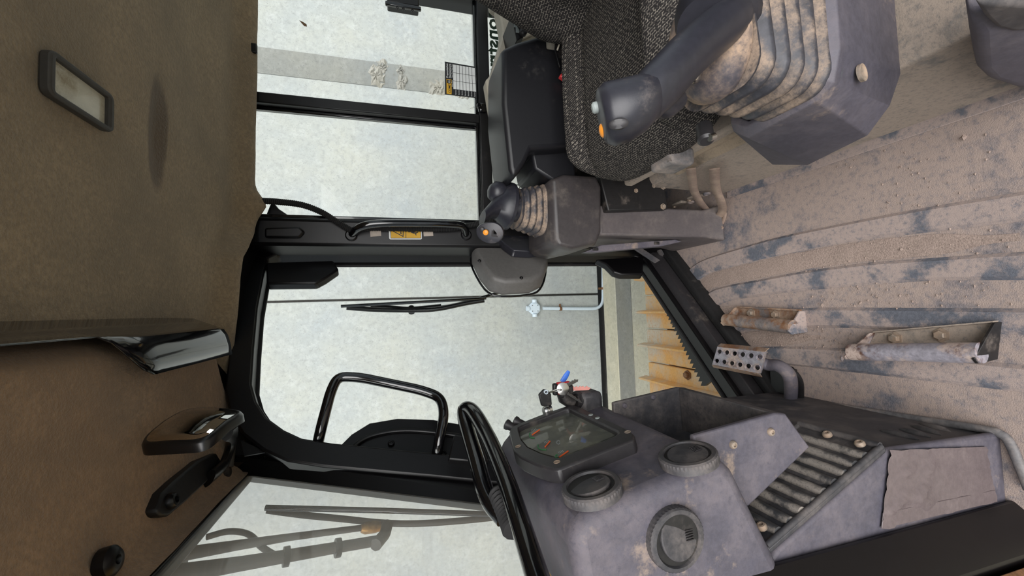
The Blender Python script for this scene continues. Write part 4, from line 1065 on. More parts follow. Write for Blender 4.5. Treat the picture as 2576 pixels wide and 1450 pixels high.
# interior mirror
M_rimblk = mat('mirror_rim', (14, 14, 15), .3, fine=.1)
def HP(px, py, off=0): return P(px, py, pl=((-.25, 0, 1.474 - off), (-.2545, 0, 1)))
A_, B_, C_, D_ = P(335, 1135, z=1.470), P(478, 1032, z=1.462), P(628, 1042, z=1.368), P(520, 1124, z=1.362)
mir = thing('interior_mirror', 'small convex interior mirror with black rim hung from the front headliner', 'mirror', (A_ + C_) / 2)
def bil(u, v): return (A_ * (1 - u) + B_ * u) * (1 - v) + (D_ * (1 - u) + C_ * u) * v
mn = (B_ - A_).cross(D_ - A_).normalized()
C_ = P(628, 1042, pl=(A_, mn))
if mn.dot(CAM - A_) < 0: mn = -mn
def supr(n, k):
    out = []
    for i in range(n):
        a = 2 * math.pi * i / n; cx, sx_ = math.cos(a), math.sin(a)
        out.append((.5 + k * .5 * math.copysign(abs(cx) ** .38, cx), .5 + k * .5 * math.copysign(abs(sx_) ** .38, sx_)))
    return out
def bulge(u, v): return .009 * (1 - ((u - .5) * 2) ** 2) + .004 * (1 - ((v - .5) * 2) ** 2)
L_ = []
for k_ in (1.0, .96, .90): L_.append([bil(u, v) + mn * (bulge(u, v) + (.004 if k_ < 1 else 0)) for u, v in supr(48, k_)])
back = [bil(u, v) + mn * (bulge(u, v) - .012) for u, v in supr(48, 1.0)]
loft('rim', [back] + L_, M_rimblk, mir, cap=True, ang=1.0)
gl = [[bil(u, v) + mn * (bulge(u, v) + .0042) for u, v in supr(48, k_)] for k_ in (.90, .6, .3, .02)]
loft('mirror_glass', gl, M_mirror, mir, cap=True, ang=3)
# stalk and mounting pad
cm = bil(.72, .80) - mn * .01
tube('stalk', catmull([cm, P(585, 1095, z=1.425), HP(565, 1165, .02), HP(525, 1205, .008)], 5), [.022] * 8 + [.020] * 8, M_black, mir, n=12, flat=.45)
pad = [HP(a, b, .006) for a, b in ((396, 1285), (412, 1240), (440, 1212), (500, 1160), (545, 1140), (560, 1165), (520, 1215), (470, 1262), (425, 1300), (405, 1300))]
prism('mounting_pad', pad, (0, 0, .02), M_panelblack, mir, bevel=.004)
screw(mir, HP(428, 1262, .007), (.25, 0, -1), .013, ma=M_black)
t = thing('coat_hook', 'small dark hook on the front headliner beside the mirror stalk', 'hook', P(580, 1180, z=1.45))
tube('hook_stem', [HP(588, 1095, .03), HP(583, 1140, .014), HP(578, 1176, .008)], .007, M_frame_grey, t, n=8)
lathe('hook_pad', HP(572, 1185, .004), (.3, 0, -1), [(.014, -.008), (.014, .002), (.009, .005)], M_panelblack, t, n=14)
sc = HP(287, 1412, .002)
t = thing('headliner_fastener', 'black push fastener in the front headliner near the windshield', 'fastener', sc)
lathe('head', sc + V((0, 0, .004)), (.15, 0, -1), [(.019, -.01), (.019, .003), (.014, .008), (.006, .009), (.004, .004)], M_black, t, n=18)

# ------------------------------------------------------------------ foot rests and pedal on the floor
def footbar(lab, tubeA, tubeB, plateA, plateB, ma, z):
    """steel tube between two end cheeks on a bolted back plate; tube end centres, back plate end points"""
    t = thing('floor_footrest', lab, 'foot rest', (tubeA + tubeB) / 2 - V((0, 0, z)), 'steel foot rests bolted to the floor')
    d = (tubeB - tubeA).normalized()
    tube('bar', [tubeA - d * .004, tubeB + d * .004], .0195, ma, t, n=16)
    for i, (e, pe) in enumerate(((tubeA, plateA), (tubeB, plateB))):
        s = -1 if i == 0 else 1
        up = V((0, 0, 1)); back = (pe - e); back.z = 0
        pts = [e + up * .020 - back.normalized() * .010, e + up * .008 - back.normalized() * .020, V((e.x, e.y, .006)) - back.normalized() * .016, V((pe.x, pe.y, .006)), V((pe.x, pe.y, .026))]
        prism('end_cheek', pts, d * (.005 * s), ma if i == 0 else M_panelblack if ma is M_steel else M_rib, t, bevel=.001)
    u = (plateB - plateA); w_ = (tubeA - plateA); w_.z = 0
    pl_ = [V((plateA.x, plateA.y, .007)), V((plateB.x, plateB.y, .007)), V((plateB.x, plateB.y, .007)) + w_ * 1.1, V((plateA.x, plateA.y, .007)) + w_ * 1.1]
    prism('back_plate', pl_, (0, 0, .005), ma if ma is M_rusty else M_riser, t, bevel=.001)
    prism('back_flange', [V((plateA.x, plateA.y, .007)), V((plateB.x, plateB.y, .007)), V((plateB.x, plateB.y, .022)), V((plateA.x, plateA.y, .022))], -w_.normalized() * .004, ma if ma is M_rusty else M_riser, t, bevel=.001)
    for f_ in (.24, .64):
        hexbolt(t, V((plateA.x, plateA.y, .012)) + u * f_ + w_ * .40, (0, 0, 1), .010)
    return t
FZ = .055
footbar('worn bright steel foot rest bar bolted to the floor, nearest the door', P(2146, 886, z=FZ), P(2462, 888, z=FZ), P(2195, 838, z=.02), P(2500, 812, z=.02), M_steel, FZ)
footbar('rusty brown foot rest bar bolted to the floor near the pedal', P(1828, 805, z=FZ), P(1992, 823, z=FZ), P(1853, 774, z=.02), P(2012, 783, z=.02), M_rusty, FZ)
# drilled pedal
pd = thing('decelerator_pedal', 'drilled steel pedal plate on a bent arm beside the dashboard foot', 'pedal', P(1950, 960, z=0))
q0, q1, q2, q3 = P(1806, 868, z=.16), P(1928, 880, z=.16), P(1912, 946, z=.145), P(1790, 922, z=.145)
pnrm = (q1 - q0).cross(q3 - q0).normalized()
if pnrm.z < 0: pnrm = -pnrm
# perforated plate: grid of cells, each with a round hole
vs = []; fs = []; nc, nr, m_ = 6, 2, 12
def qb(u, v): return (q0 * (1 - u) + q1 * u) * (1 - v) + (q3 * (1 - u) + q2 * u) * v
for layer in (0, 1):
    off = pnrm * (-.004 * layer)
    for r_ in range(nr):
        for c_ in range(nc):
            cu, cv = (c_ + .5) / nc, .08 + .84 * (r_ + .5) / nr
            b0 = len(vs)
            for i in range(m_):
                a = 2 * math.pi * i / m_ + math.pi / 4
                ca, sa = math.cos(a), math.sin(a); mx_ = max(abs(ca), abs(sa))
                vs.append(qb(cu + ca / mx_ * .5 / nc, cv + sa / mx_ * .42 / nr) + off)
                vs.append(qb(cu + ca * .34 / nc, cv + sa * .22 / nr) + off)
            for i in range(m_):
                j = (i + 1) % m_
                fs.append((b0 + 2 * i, b0 + 2 * j, b0 + 2 * j + 1, b0 + 2 * i + 1))
half = len(vs) // 2
for k_ in range(nr * nc):
    b0 = k_ * 2 * m_
    for i in range(m_):
        j = (i + 1) % m_
        fs.append((b0 + 2 * i + 1, b0 + 2 * j + 1, half + b0 + 2 * j + 1, half + b0 + 2 * i + 1))
mk('tread_plate', vs, fs, M_steel, pd, smooth=False)
for c_ in range(nc):
    for r_ in range(nr):
        cu, cv = (c_ + .5) / nc, .08 + .84 * (r_ + .5) / nr
        tube('hole_collar', [qb(cu + math.cos(a) * .37 / nc, cv + math.sin(a) * .24 / nr) + pnrm * .001 for a in [2 * math.pi * i / 12 for i in range(12)]], .0013, M_steel, pd, n=5, closed=True)
prism('front_lip', [qb(0, .08), qb(1, .08), qb(1, -.02) - pnrm * .012, qb(0, -.02) - pnrm * .012], pnrm * .003, M_rusty, pd, bevel=.001)
prism('rear_lip', [qb(0, .92), qb(1, .92), qb(1, 1.10) - pnrm * .012, qb(0, 1.10) - pnrm * .012], pnrm * .003, M_rusty, pd, bevel=.001)
armp = [qb(.8, .5) - pnrm * .012, P(1930, 918, z=.115), P(1960, 922, z=.11), P(1985, 945, z=.10), P(1990, 985, z=.07), P(1985, 1040, z=.03)]
tube('arm', catmull(armp, 6), .014, M_plastic, pd, n=10, flat=1.3, up=(0, 0, 1))
tube('arm_cheek', catmull([P(1985, 928, z=.085), P(2006, 955, z=.06), P(2008, 995, z=.03), P(2006, 1040, z=.01)], 5), .015, M_panelblack, pd, n=10, flat=.6, up=(1, 0, 0))
# black gap cover behind the pedal
tag(bxx('trim_9', (-.29, .90, .0), (-.2, .97, .025), M_panelblack, bevel=.003), kind='structure')

# ------------------------------------------------------------------ seat riser, black box, right console
ris = thing('seat_riser', 'dusty sheet metal riser box under the seat', 'seat base', (.7, .6, 0))
yprism('riser_box', [(.370, .002), (.376, .285), (.40, .30), (1.12, .30), (1.12, .002)], .07, 1.125, M_riser, ris, bevel=.006)
for a, b in ((1668, 470), (1668, 520)): hexbolt(ris, P(a, b, y=1.118), (0, -1, 0), .007)
for k_, (a, b, c_) in enumerate(((1712, 512, 'l'), (1752, 495, 'r'))):
    p = P(a, b, x=.366)
    box('strap_anchor', p, (.010, .055, .04), M_riser, ris, bevel=.006)
    lathe('anchor_eye', P(a + 26, b - 2 - k_ * 4, x=.358), (-1, 0, 0), [(.012, -.004), (.012, .002), (.008, .003), (.008, -.002)], M_rib, ris, n=14)
    hexbolt(ris, p + V((-.004, .03, .004)), (-1, 0, 0), .006)
tag(prism('black_box_panel', [P(a, b, y=1.12) for a, b in ((1508, 440), (1560, 430), (1640, 412), (1662, 418), (1682, 526), (1530, 531))], (0, .10, 0), M_panelblack, None, bevel=.004), 'flat black sheet panel between the seat and the right console', 'panel')
for a, b in ((1645, 468), (1600, 480)): hexbolt(bpy.data.objects['black_box_panel'], P(a, b, y=1.118), (0, -1, 0), .005)
# moulded cover on the riser at the picture's upper right corner
cv_ = thing('corner_cover', 'grey moulded cover low beside the near console, cut by the picture edge', 'cover', (.36, .30, .2))
o1_ = [P(a, b, x=.372) for a, b in ((2422, -40), (2436, 60), (2446, 115), (2480, 150), (2560, 178), (2640, 190), (2700, 120), (2660, -60))]
cc_ = sum(o1_, V()) / len(o1_)
loft('body', [o1_, [cc_ + (p - cc_) * .94 + V((-.03, 0, 0)) for p in o1_], [cc_ + (p - cc_) * .72 + V((-.04, 0, 0)) for p in o1_]], M_plastic, cv_, bevel=.006, seg=3)
i1_ = [P(a, b, x=.345) for a, b in ((2446, -30), (2470, 10), (2500, 40), (2545, 52), (2600, 50), (2640, -20))]
ci_ = sum(i1_, V()) / len(i1_)
loft('raised_ring', [i1_, [ci_ + (p - ci_) * .92 + V((-.016, 0, 0)) for p in i1_]], M_plastic_d, cv_, bevel=.004)

rc = thing('right_console', 'dark right hand console column with bellows mount beside the far pillar', 'console', (.30, 1.25, 0))
loft('joystick_pod', [[P(a, b, y=1.12) for a, b in ((1392, 452), (1400, 600), (1408, 616), (1440, 624), (1500, 610), (1512, 580), (1512, 470), (1500, 445), (1420, 440))],
                      [P(a, b, y=1.12) + V((0, .02, 0)) for a, b in ((1384, 450), (1388, 606), (1404, 622), (1440, 630), (1504, 616), (1516, 582), (1516, 468), (1504, 440), (1416, 436))],
                      [P(a, b, y=1.12) + V((0, .22, 0)) for a, b in ((1384, 450), (1388, 606), (1404, 622), (1440, 630), (1504, 616), (1516, 582), (1516, 468), (1504, 440), (1416, 436))]], M_podc, rc, bevel=.008, seg=3)
lo_ = [V((.222, 1.15, .07)), V((.318, 1.15, .07)), V((.318, 1.40, .07)), V((.222, 1.40, .07))]
hi_ = [V((.222, 1.15, .47)), V((.318, 1.15, .47)), V((.318, 1.40, .47)), V((.222, 1.40, .47))]
fo_ = [V((.208, 1.13, .002)), V((.335, 1.13, .002)), V((.335, 1.40, .002)), V((.208, 1.40, .002))]
loft('column', [fo_, lo_, hi_], M_column, rc, bevel=.006)
prism('kick_strip', [P(a, b, y=1.20) for a, b in ((1472, 634), (1512, 617), (1640, 607), (1700, 603), (1716, 608), (1668, 619), (1500, 635))], (0, .035, 0), M_plastic, rc, bevel=.002)
for a, b in ((1498, 627), (1652, 612)): box('slot', P(a, b, y=1.199), (.010, .004, .02), M_panelblack, rc, bevel=.001)
prism('floor_strut', [P(a, b, y=1.32) for a, b in ((1595, 626), (1618, 626), (1662, 655), (1650, 662))], (0, .01, 0), M_plastic_d, rc, bevel=.002)
prism('kick_plate', [P(1648, 625, z=.05), P(1665, 628, z=.05), P(1684, 665, z=.005), P(1660, 640, z=.005)], (0, .02, .01), M_plastic_d, rc, bevel=.002)
loft('pod_bridge', [[P(a, b, y=1.14) for a, b in ((1335, 372), (1445, 362), (1450, 455), (1392, 455), (1345, 425))], [P(a, b, y=1.14) + V((0, .18, 0)) for a, b in ((1335, 372), (1445, 362), (1450, 455), (1392, 455), (1345, 425))]], M_arm, rc, bevel=.008)
box('pod_collar', V((.305, 1.23, .600)), (.19, .20, .016), M_plastic, rc, bevel=.006)

# right armrest
ar = thing('console_armrest_box', 'large black armrest box on the right console below the side window', 'armrest', P(1350, 250, y=1.2))
an = [(1262, 118), (1300, 100), (1350, 86), (1412, 96), (1430, 140), (1442, 250), (1445, 372), (1336, 380), (1318, 420), (1292, 452), (1280, 430), (1262, 260)]
af = [(a - (14 if a < 1300 else 0), b) for a, b in an]
A0 = [P(a, b, y=1.10) for a, b in an]
A1 = [p + V((0, .03, .0)) for p in A0]; ca = sum(A0, V()) / len(A0)
A0i = [ca + (p - ca) * .96 for p in A0]
A2 = [p + V((0, .16, .0)) for p in A0]; A3 = [ca + V((0, .20, 0)) + (p - ca) * .96 for p in A0]
loft('padded_box', [A0i, A1, A2, A3], M_arm, ar, bevel=.012, seg=4)
b0_ = [P(a, b, y=1.29) for a, b in ((1228, 195), (1258, 150), (1290, 300), (1300, 420), (1278, 448), (1252, 380), (1222, 200))]
prism('outer_ledge', b0_, (0, .05, 0), M_cream, ar, bevel=.006)  # pale colour stands in for window light on the armrest's top

# pale trim and switch strip behind the armrest
tb = thing('rear_trim_panel', 'pale moulded trim panel behind the armrest with a switch strip', 'trim panel', P(1280, 60, x=.95))
prism('panel', [P(a, b, y=1.28) for a, b in ((1252, 12), (1258, 40), (1264, 72), (1262, 95), (1248, 140), (1236, 185), (1262, 190), (1275, 120), (1350, 85), (1430, 60), (1430, -80), (1250, -80))], (0, .06, 0), M_cream, tb, bevel=.006)
prism('cup_arch', [P(a, b, y=1.30) for a, b in ((1234, 8), (1256, 24), (1300, 30), (1330, -60), (1236, -60))], (0, .05, 0), M_cream, tb, bevel=.01)
sw = prism('switch_strip', [P(a, b, y=1.175) for a, b in ((1286, 36), (1300, 34), (1318, 92), (1300, 102))], (0, .11, 0), M_panelblack, tb, bevel=.002)
for a, b in ((1300, 44), (1310, 66), (1315, 84)): lathe('knob', P(a, b, y=1.172), (0, -1, 0), [(.012, 0), (.012, .012), (.008, .016)], M_clean, sw, n=14)
for a, b in ((1297, 62), (1302, 76)): box('switch_label', P(a, b, y=1.1735), (.018, .002, .012), M_ggrey, sw, bevel=.0005)

# ------------------------------------------------------------------ bellows and joysticks
def bellows(name, parent, c0, c1, R0, R1, w0, h0, w1, h1, folds, ma, rc_=.035, amp=.010):
    loops = []; n_ = folds * 6
    for i in range(n_ + 1):
        t_ = i / n_; c = V(c0).lerp(V(c1), t_)
        z = R0 @ V((0, 0, 1)); z = z.lerp(R1 @ V((0, 0, 1)), t_)
        R = frame(z, R0 @ V((1, 0, 0)))
        k_ = (math.cos(2 * math.pi * (i / 6)) * .5 - .5); k_ = -abs(k_) ** 1.6
        w = w0 + (w1 - w0) * t_ + amp * 2 * k_; h = h0 + (h1 - h0) * t_ + amp * 2 * k_
        loops.append(rrect(c, R, w, h, min(rc_, min(w, h) * .45), 6))
    return loft(name, loops, ma, parent, ang=1.1)

# near joystick on its housing
nc = thing('left_console', 'dusty grey joystick housing on the near console beside the seat', 'console', (.36, .47, .3))
rim = [V((.60, .395, .53)), V((.338, .395, .53)), V((.302, .403, .53)), V((.291, .425, .53)), V((.289, .53, .53)), V((.31, .56, .53)), V((.60, .56, .53))]
mid = [V((.60, .383, .517)), V((.334, .385, .517)), V((.294, .396, .517)), V((.279, .421, .517)), V((.275, .538, .517)), V((.300, .568, .517)), V((.60, .568, .517))]
low = [V((.60, .425, .33)), V((.350, .428, .325)), V((.306, .446, .325)), V((.272, .480, .325)), V((.258, .585, .325)), V((.285, .66, .325)), V((.60, .66, .325))]
bot = [V((.60, .44, .31)), V((.360, .443, .31)), V((.320, .458, .31)), V((.288, .49, .31)), V((.274, .585, .31)), V((.300, .65, .31)), V((.60, .65, .31))]
rin = [V((.60, .405, .528)), V((.342, .405, .528)), V((.31, .412, .528)), V((.300, .43, .528)), V((.298, .525, .528)), V((.316, .548, .528)), V((.60, .548, .528))]
rdn = [p + V((0, 0, -.06)) for p in rin]
loft('housing', [bot, low, mid, rim, rin, rdn], M_plastic, nc, bevel=.014, seg=5, ang=.6)
hole = P(2170, 182, pl=((.42, .40, .42), (0, -.95, .32)))
lathe('screw_hole', P(2172, 182, pl=((.34, .384, .517), (0, 1, .229))), (0, -1, -.23), [(.0125, -.004), (.0125, .0006), (.0105, .0008), (.009, -.0005), (.003, -.001)], M_bolt, nc, n=18)
for a, b in ((2018, 185), (1990, 225)): hexbolt(nc, P(a, b, z=.50), (0, 0, 1), .007)
Rz = Matrix.Identity(3)
nb = bellows('bellows', nc, (.366, .460, .50), (.356, .448, .668), frame((0, 0, 1), (1, 0, 0)), frame((-.12, -.10, 1), (1, 0, 0)), .164, .132, .152, .128, 6, M_bellows, .035, .010)
nj = thing('left_joystick', 'large dark grey joystick grip on the near console, closest to the camera', 'joystick', (.35, .44, .66))
Rn = frame((-.15, -.10, 1), (1, 0, 0))
top_c = V((.352, .444, .672))
ov = []
for (w, h, z) in ((.150, .120, .0), (.154, .124, .010), (.135, .104, .028), (.10, .078, .036)):
    ov.append([top_c + Rn @ V((math.cos(2 * math.pi * i / 40) * w / 2, math.sin(2 * math.pi * i / 40) * h / 2, z)) for i in range(40)])
loft('collar', ov, M_collar, nj, ang=.8)
for a, b in ((1800, 120), (1745, 193)):
    p = P(a, b, z=.714)
    lathe('cap_screw', p, (-.2, -.5, .8), [(.0085, -.006), (.0085, .004), (.0075, .006), (.0045, .006), (.004, .002)], M_chrome, nj, n=16)
shaft = [V((.372, .428, .676)), P(1835, 50, y=.400), P(1740, 130, y=.385), P(1660, 215, y=.380), P(1605, 270, y=.385)]
tube('shaft', catmull(shaft, 6), [.044, .040, .037, .034, .031, .029] + [.028] * 12 + [.028, .028, .027, .027, .026, .026, .025], M_grip, nj, n=20, flat=.92)
# flange skirt of the grip
fl_ = V((.378, .425, .682)); fa = (P(1740, 130, y=.385) - fl_).normalized()
lathe('skirt', fl_, fa, [(.052, -.010), (.054, -.004), (.050, .008), (.043, .026), (.038, .044)], M_grip, nj, n=28)
hc = P(1560, 282, y=.392); ha = (P(1520, 312, y=.392) - P(1605, 262, y=.392)).normalized()
hl = []
ax = V((-.20, .42, 1)).normalized(); Rh = frame(ax, (0, 1, 0))
for (w, h, z, dx) in ((.030, .032, -.046, -.014), (.048, .048, -.040, -.008), (.060, .060, -.024, -.003), (.062, .068, -.004, .0), (.060, .070, .012, .0), (.050, .060, .020, 0), (.038, .048, .022, 0)):
    hl.append([hc + Rh @ V((math.cos(2 * math.pi * i / 32) * w / 2, math.sin(2 * math.pi * i / 32) * h / 2 + dx, z)) for i in range(32)])
hd_ = loft('head', hl, M_grip, nj, ang=.9)
lathe('side_button', P(1556, 312, y=.362), (P(1556, 312, y=.30) - P(1556, 312, y=.362)), [(.010, -.006), (.010, .002), (.008, .0035), (.002, .004)], M_clean, hd_, n=18, sx=.6)
lathe('top_button', hc + Rh @ V((.006, -.014, .021)), ax, [(.0065, -.004), (.0065, .005), (.0045, .007)], M_ggrey, hd_, n=16)
lathe('orange_button', hc + Rh @ V((.010, .012, .018)), ax, [(.009, -.004), (.009, .003), (.006, .006), (.002, .007)], M_orange, hd_, n=16)
tube('trigger', catmull([P(1655, 268, y=.405), P(1680, 272, y=.41), P(1705, 250, y=.42)], 4), .012, M_grip, nj, n=10)

# far joystick
rjb = bellows('bellows', rc, (.306, 1.225, .606), (.312, 1.215, .728), frame((0, 0, 1), (1, 0, 0)), frame((.05, -.10, 1), (1, 0, 0)), .178, .165, .125, .12, 6, M_bellows, .05, .007)
rj = thing('right_joystick', 'black joystick with orange button on the far console by the pillar', 'joystick', (.31, 1.21, .72))
jc = V((.312, 1.205, .735))
lathe('neck', jc + V((0, 0, -.02)), (0, -.1, 1), [(.044, 0), (.042, .03), (.03, .036)], M_grip, rj, n=20)
Rj = frame((.16, -.25, 1), (1, 0, 0)); lo2 = []
for (w, h, z, ox, oy) in ((.150, .120, .018, 0, 0), (.150, .120, .028, 0, 0), (.125, .098, .040, .0, 0), (.080, .065, .062, -.010, -.006), (.056, .050, .085, -.030, -.016), (.048, .044, .105, -.052, -.028), (.046, .042, .120, -.070, -.038)):
    lo2.append([jc + Rj @ V((ox + math.cos(2 * math.pi * i / 32) * w / 2, oy + math.sin(2 * math.pi * i / 32) * h / 2, z)) for i in range(32)])
loft('grip', lo2, M_grip, rj, ang=.7)
# palm lobe
lathe('palm_rest', jc + V((.045, -.01, .055)), (.4, -.2, 1), [(.03, -.02), (.034, 0), (.028, .018), (.012, .028)], M_grip, rj, n=20)
hcj = P(1228, 582, y=1.09); axj = V((-.35, -.85, .40)).normalized(); Rhj = frame(axj, (0, 0, 1)); hl = []
egg = []
for i in range(36):
    a = 2 * math.pi * i / 36; rr_ = .034 + .007 * math.cos(a - 2.4) + .004 * math.cos(2 * a)
    egg.append((math.cos(a) * rr_ * 1.0, math.sin(a) * rr_ * .95))
for k_, z in ((.55, -.050), (.9, -.028), (1.0, -.012), (1.03, -.004), (.98, .002), (.90, .003)):
    hl.append([hcj + Rhj @ V((x * k_, y * k_, z)) for x, y in egg])
hj = loft('head', hl, M_grip, rj, ang=.8)
lathe('orange_button', P(1222, 585, y=1.083), axj, [(.0075, -.004), (.0075, .003), (.005, .005)], M_orange, hj, n=18)
for a, b in ((1228, 567), (1212, 578)): lathe('blank_button', P(a, b, y=1.084), axj, [(.0065, -.004), (.0065, .0015), (.005, .0025)], M_clean, hj, n=16)
prism('rocker_frame', [P(a, b, y=1.083) for a, b in ((1238, 563), (1257, 568), (1254, 597), (1236, 595))], axj * .002, M_clean, hj, bevel=.0006)
prism('rocker_switch', [P(a, b, y=1.083) for a, b in ((1242, 570), (1252, 571), (1250, 590), (1241, 588))], axj * .0045, M_gloss, hj, bevel=.0008)

# ------------------------------------------------------------------ seat
def rbox(size, r, n=(18, 18, 8)):
    """rounded box surface centred at origin"""
    vs = []; fs = []; idx = {}
    hx, hy, hz = [s / 2 for s in size]
    def vert(p):
        key = tuple(round(q, 6) for q in p)
        if key in idx: return idx[key]
        c = V((max(-hx + r, min(hx - r, p[0])), max(-hy + r, min(hy - r, p[1])), max(-hz + r, min(hz - r, p[2]))))
        d = V(p) - c; w = c + d.normalized() * r if d.length > 1e-9 else V(p)
        idx[key] = len(vs); vs.append(w); return idx[key]
    def lin_(h, m): return [-h + 2 * h * i / m for i in range(m + 1)]
    X, Y, Z = lin_(hx, n[0]), lin_(hy, n[1]), lin_(hz, n[2])
    for (A, B, f) in ((X, Y, lambda a, b, s: (a, b, s * hz)), (X, Z, lambda a, b, s: (a, s * hy, b)), (Y, Z, lambda a, b, s: (s * hx, a, b))):
        for s in (-1, 1):
            for i in range(len(A) - 1):
                for j in range(len(B) - 1):
                    q = [vert(f(A[i], B[j], s)), vert(f(A[i + 1], B[j], s)), vert(f(A[i + 1], B[j + 1], s)), vert(f(A[i], B[j + 1], s))]
                    if len(set(q)) >= 3: fs.append(q)
    return vs, fs
seat = thing('operator_seat', 'suspension seat with dark speckled fabric cushion and backrest', 'seat', (.58, .80, .30))
vs, fs = rbox((.54, .45, .15), .07, (44, 44, 14)); W = []
for v in vs:
    x, y, z = v; e = abs(y) / .225
    if x > .08: y *= 1 - .16 * ((x - .08) / .19) ** 2
    if x < 0: x += .10 * e ** 4 * (-x / .28)
    if z > 0:
        z += .040 * max(0, min(1, (abs(y) - .13) / .05)) * (1 if x > -.22 else max(0, (x + .28) / .06))
        z -= .014 * math.exp(-((abs(y) - .14) / .009) ** 2)
        z += .012 * math.cos(x * 5) - .02 * max(0, (-x - .16) / .12) ** 2
    W.append(V((.585 + x, .808 + y, .530 + z)))
cu = mk('cushion', W, fs, M_fabric, seat, ang=3); uv_wrap(cu, .30)
vs, fs = rbox((.16, .56, .66), .07, (12, 40, 46)); W = []
Rb = Matrix.Rotation(math.radians(-15), 3, 'Y').inverted()
for v in vs:
    x, y, z = v
    if x < 0: x -= .025 * max(0, min(1, (abs(y) - .13) / .06))
    if z < -.2: y *= 1 - .30 * ((-z - .20) / .13) ** 2
    else: y *= 1 - .20 * min(1, (z + .2) / .25)
    q = Rb @ V((x, y, z)); W.append(V((.895, .79, .865)) + q)
bk = mk('backrest', W, fs, M_fabric, seat, ang=3); uv_from(bk, (2, 1))
box('back_shell', (1.0, .78, .93), (.04, .36, .60), M_clean, seat, R=Matrix.Rotation(math.radians(10), 3, 'Y'), bevel=.02, seg=3)
sb = bellows('suspension_bellows', seat, (.62, .79, .300), (.62, .79, .44), frame((0, 0, 1), (1, 0, 0)), frame((0, 0, 1), (1, 0, 0)), .50, .48, .46, .44, 3, M_bellows_dusty, .06, .016)
box('seat_pan', (.60, .80, .425), (.50, .50, .03), M_riser, seat, bevel=.008)
kb = box('slide_lever', P(1690, 404, x=.318), (.04, .075, .066), M_lip, seat, bevel=.010, seg=3)
tube('lever_emblem', catmull([P(1684, 420, x=.303), P(1680, 408, x=.303), P(1684, 398, x=.303), P(1690, 410, x=.303), P(1676, 412, x=.303)], 4), .0012, M_lip, kb, n=6)
lathe('adjuster_knob', P(1776, 352, y=.52), (-.7, -.3, .2), [(.013, -.03), (.013, 0), (.009, .004)], M_clean, seat, n=14)
tube('adjuster_pin', [P(1785, 347, y=.51), P(1797, 343, y=.51)], .006, M_chrome, seat, n=8)
vs, fs = rbox((.26, .075, .07), .032, (12, 6, 6))
mk('armrest', [V((.70, .47, .80)) + V(v) for v in vs], fs, M_grip, seat, ang=3)
# hinge plates and bracket visible between cushion and armrest
prism('recliner_plate', [P(a, b, y=1.04) for a, b in ((1398, 82), (1424, 88), (1418, 150), (1408, 170), (1396, 128))], (0, .006, 0), M_black, seat, bevel=.001)
tube('recliner_rod', [P(1415, 88, y=1.03), P(1402, 126, y=1.03)], .0025, M_cream, seat, n=6)
tube('recliner_rod', [P(1424, 86, y=1.03), P(1432, 150, y=1.03)], .0025, M_cream, seat, n=6)
lathe('recliner_pivot', P(1438, 92, y=1.04), (0, -1, 0), [(.02, 0), (.02, .02), (.014, .03)], M_gloss, seat, n=18)
box('inertia_reel', P(1398, 98, y=1.08), (.05, .04, .05), M_cream, seat, bevel=.006)
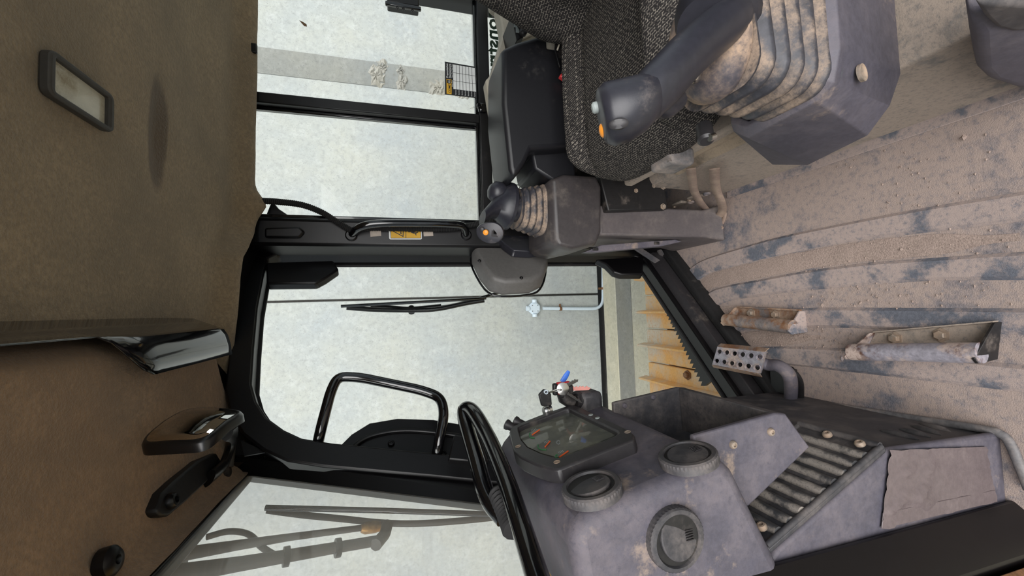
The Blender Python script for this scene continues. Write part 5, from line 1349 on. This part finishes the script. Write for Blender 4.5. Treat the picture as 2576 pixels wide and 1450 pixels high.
# seat belt buckle
bu = thing('belt_buckle', 'black seat belt buckle with red release button beside the cushion', 'buckle', P(1430, 190, y=1.06))
bd0, bd1 = P(1455, 140, y=1.085), P(1422, 200, y=1.085)
bdir = (bd1 - bd0).normalized(); bs = bdir.cross(V((0, 1, 0))).normalized()
Rb2 = Matrix((bs, V((0, 1, 0)), bs.cross(V((0, 1, 0))))).transposed()
box('body', (bd0 + bd1) / 2, (.045, .02, (bd1 - bd0).length), M_gloss, bu, R=Rb2, bevel=.006, seg=3)
box('release_button', bd1 + bdir * .004 + V((0, -.004, 0)), (.040, .016, .012), M_red, bu, R=Rb2, bevel=.003)
box('slot_edge', bd1 - bdir * .012 + V((0, -.0105, 0)), (.044, .002, .004), M_ggrey, bu, R=Rb2, bevel=.0005)
for k_ in range(5): box('rib', (bd0 + bd1) / 2 + bdir * .006 + bs * (-.016 + k_ * .008) + V((0, -.0105, 0)), (.003, .002, .03), M_plastic, bu, R=Rb2, bevel=.0005)

# tie-down webbing in front of the riser
sp = thing('tie_strap', 'dusty brown webbing strap with plastic buckle hanging from the riser onto the mat', 'strap', P(1795, 560, z=.004))
def ribbon(name, pts, w, ma, parent, wdir):
    pts = catmull(pts, 8); vs = []; fs = []
    for i, p in enumerate(pts):
        t_ = (pts[min(i + 1, len(pts) - 1)] - pts[max(i - 1, 0)]).normalized()
        s = V(wdir); s = (s - t_ * s.dot(t_)).normalized(); vs += [p - s * w / 2, p + s * w / 2]
    for i in range(len(pts) - 1): fs.append((2 * i, 2 * i + 1, 2 * i + 3, 2 * i + 2))
    return mk(name, vs, fs, ma, parent, solid=.002, ang=2)
ribbon('webbing', [P(1738, 424, x=.356), P(1741, 450, x=.350), P(1746, 480, x=.342), P(1762, 510, x=.328), P(1782, 535, z=.02), P(1792, 556, z=.010)], .024, M_strap, sp, (0, 1, .2))
ribbon('webbing', [P(1797, 424, x=.356), P(1798, 452, x=.350), P(1803, 480, x=.338), P(1814, 508, x=.315), P(1817, 530, z=.035), P(1806, 550, z=.012)], .026, M_strap, sp, (0, 1, .2))
ribbon('webbing', [P(1816, 515, z=.03), P(1822, 540, z=.012), P(1815, 562, z=.008)], .02, M_strap, sp, (.3, 1, 0))
bc = P(1799, 560, z=.010)
Rk = Matrix.Rotation(math.radians(38), 3, 'Z')
box('buckle', bc, (.040, .034, .010), M_rib, sp, R=Rk, bevel=.003)
box('buckle_bar', bc + Rk @ V((.014, 0, .006)), (.006, .036, .004), M_panelblack, sp, R=Rk, bevel=.001)
box('strap_end', bc + Rk @ V((-.030, 0, .0)), (.026, .026, .006), M_strap, sp, R=Rk, bevel=.002)
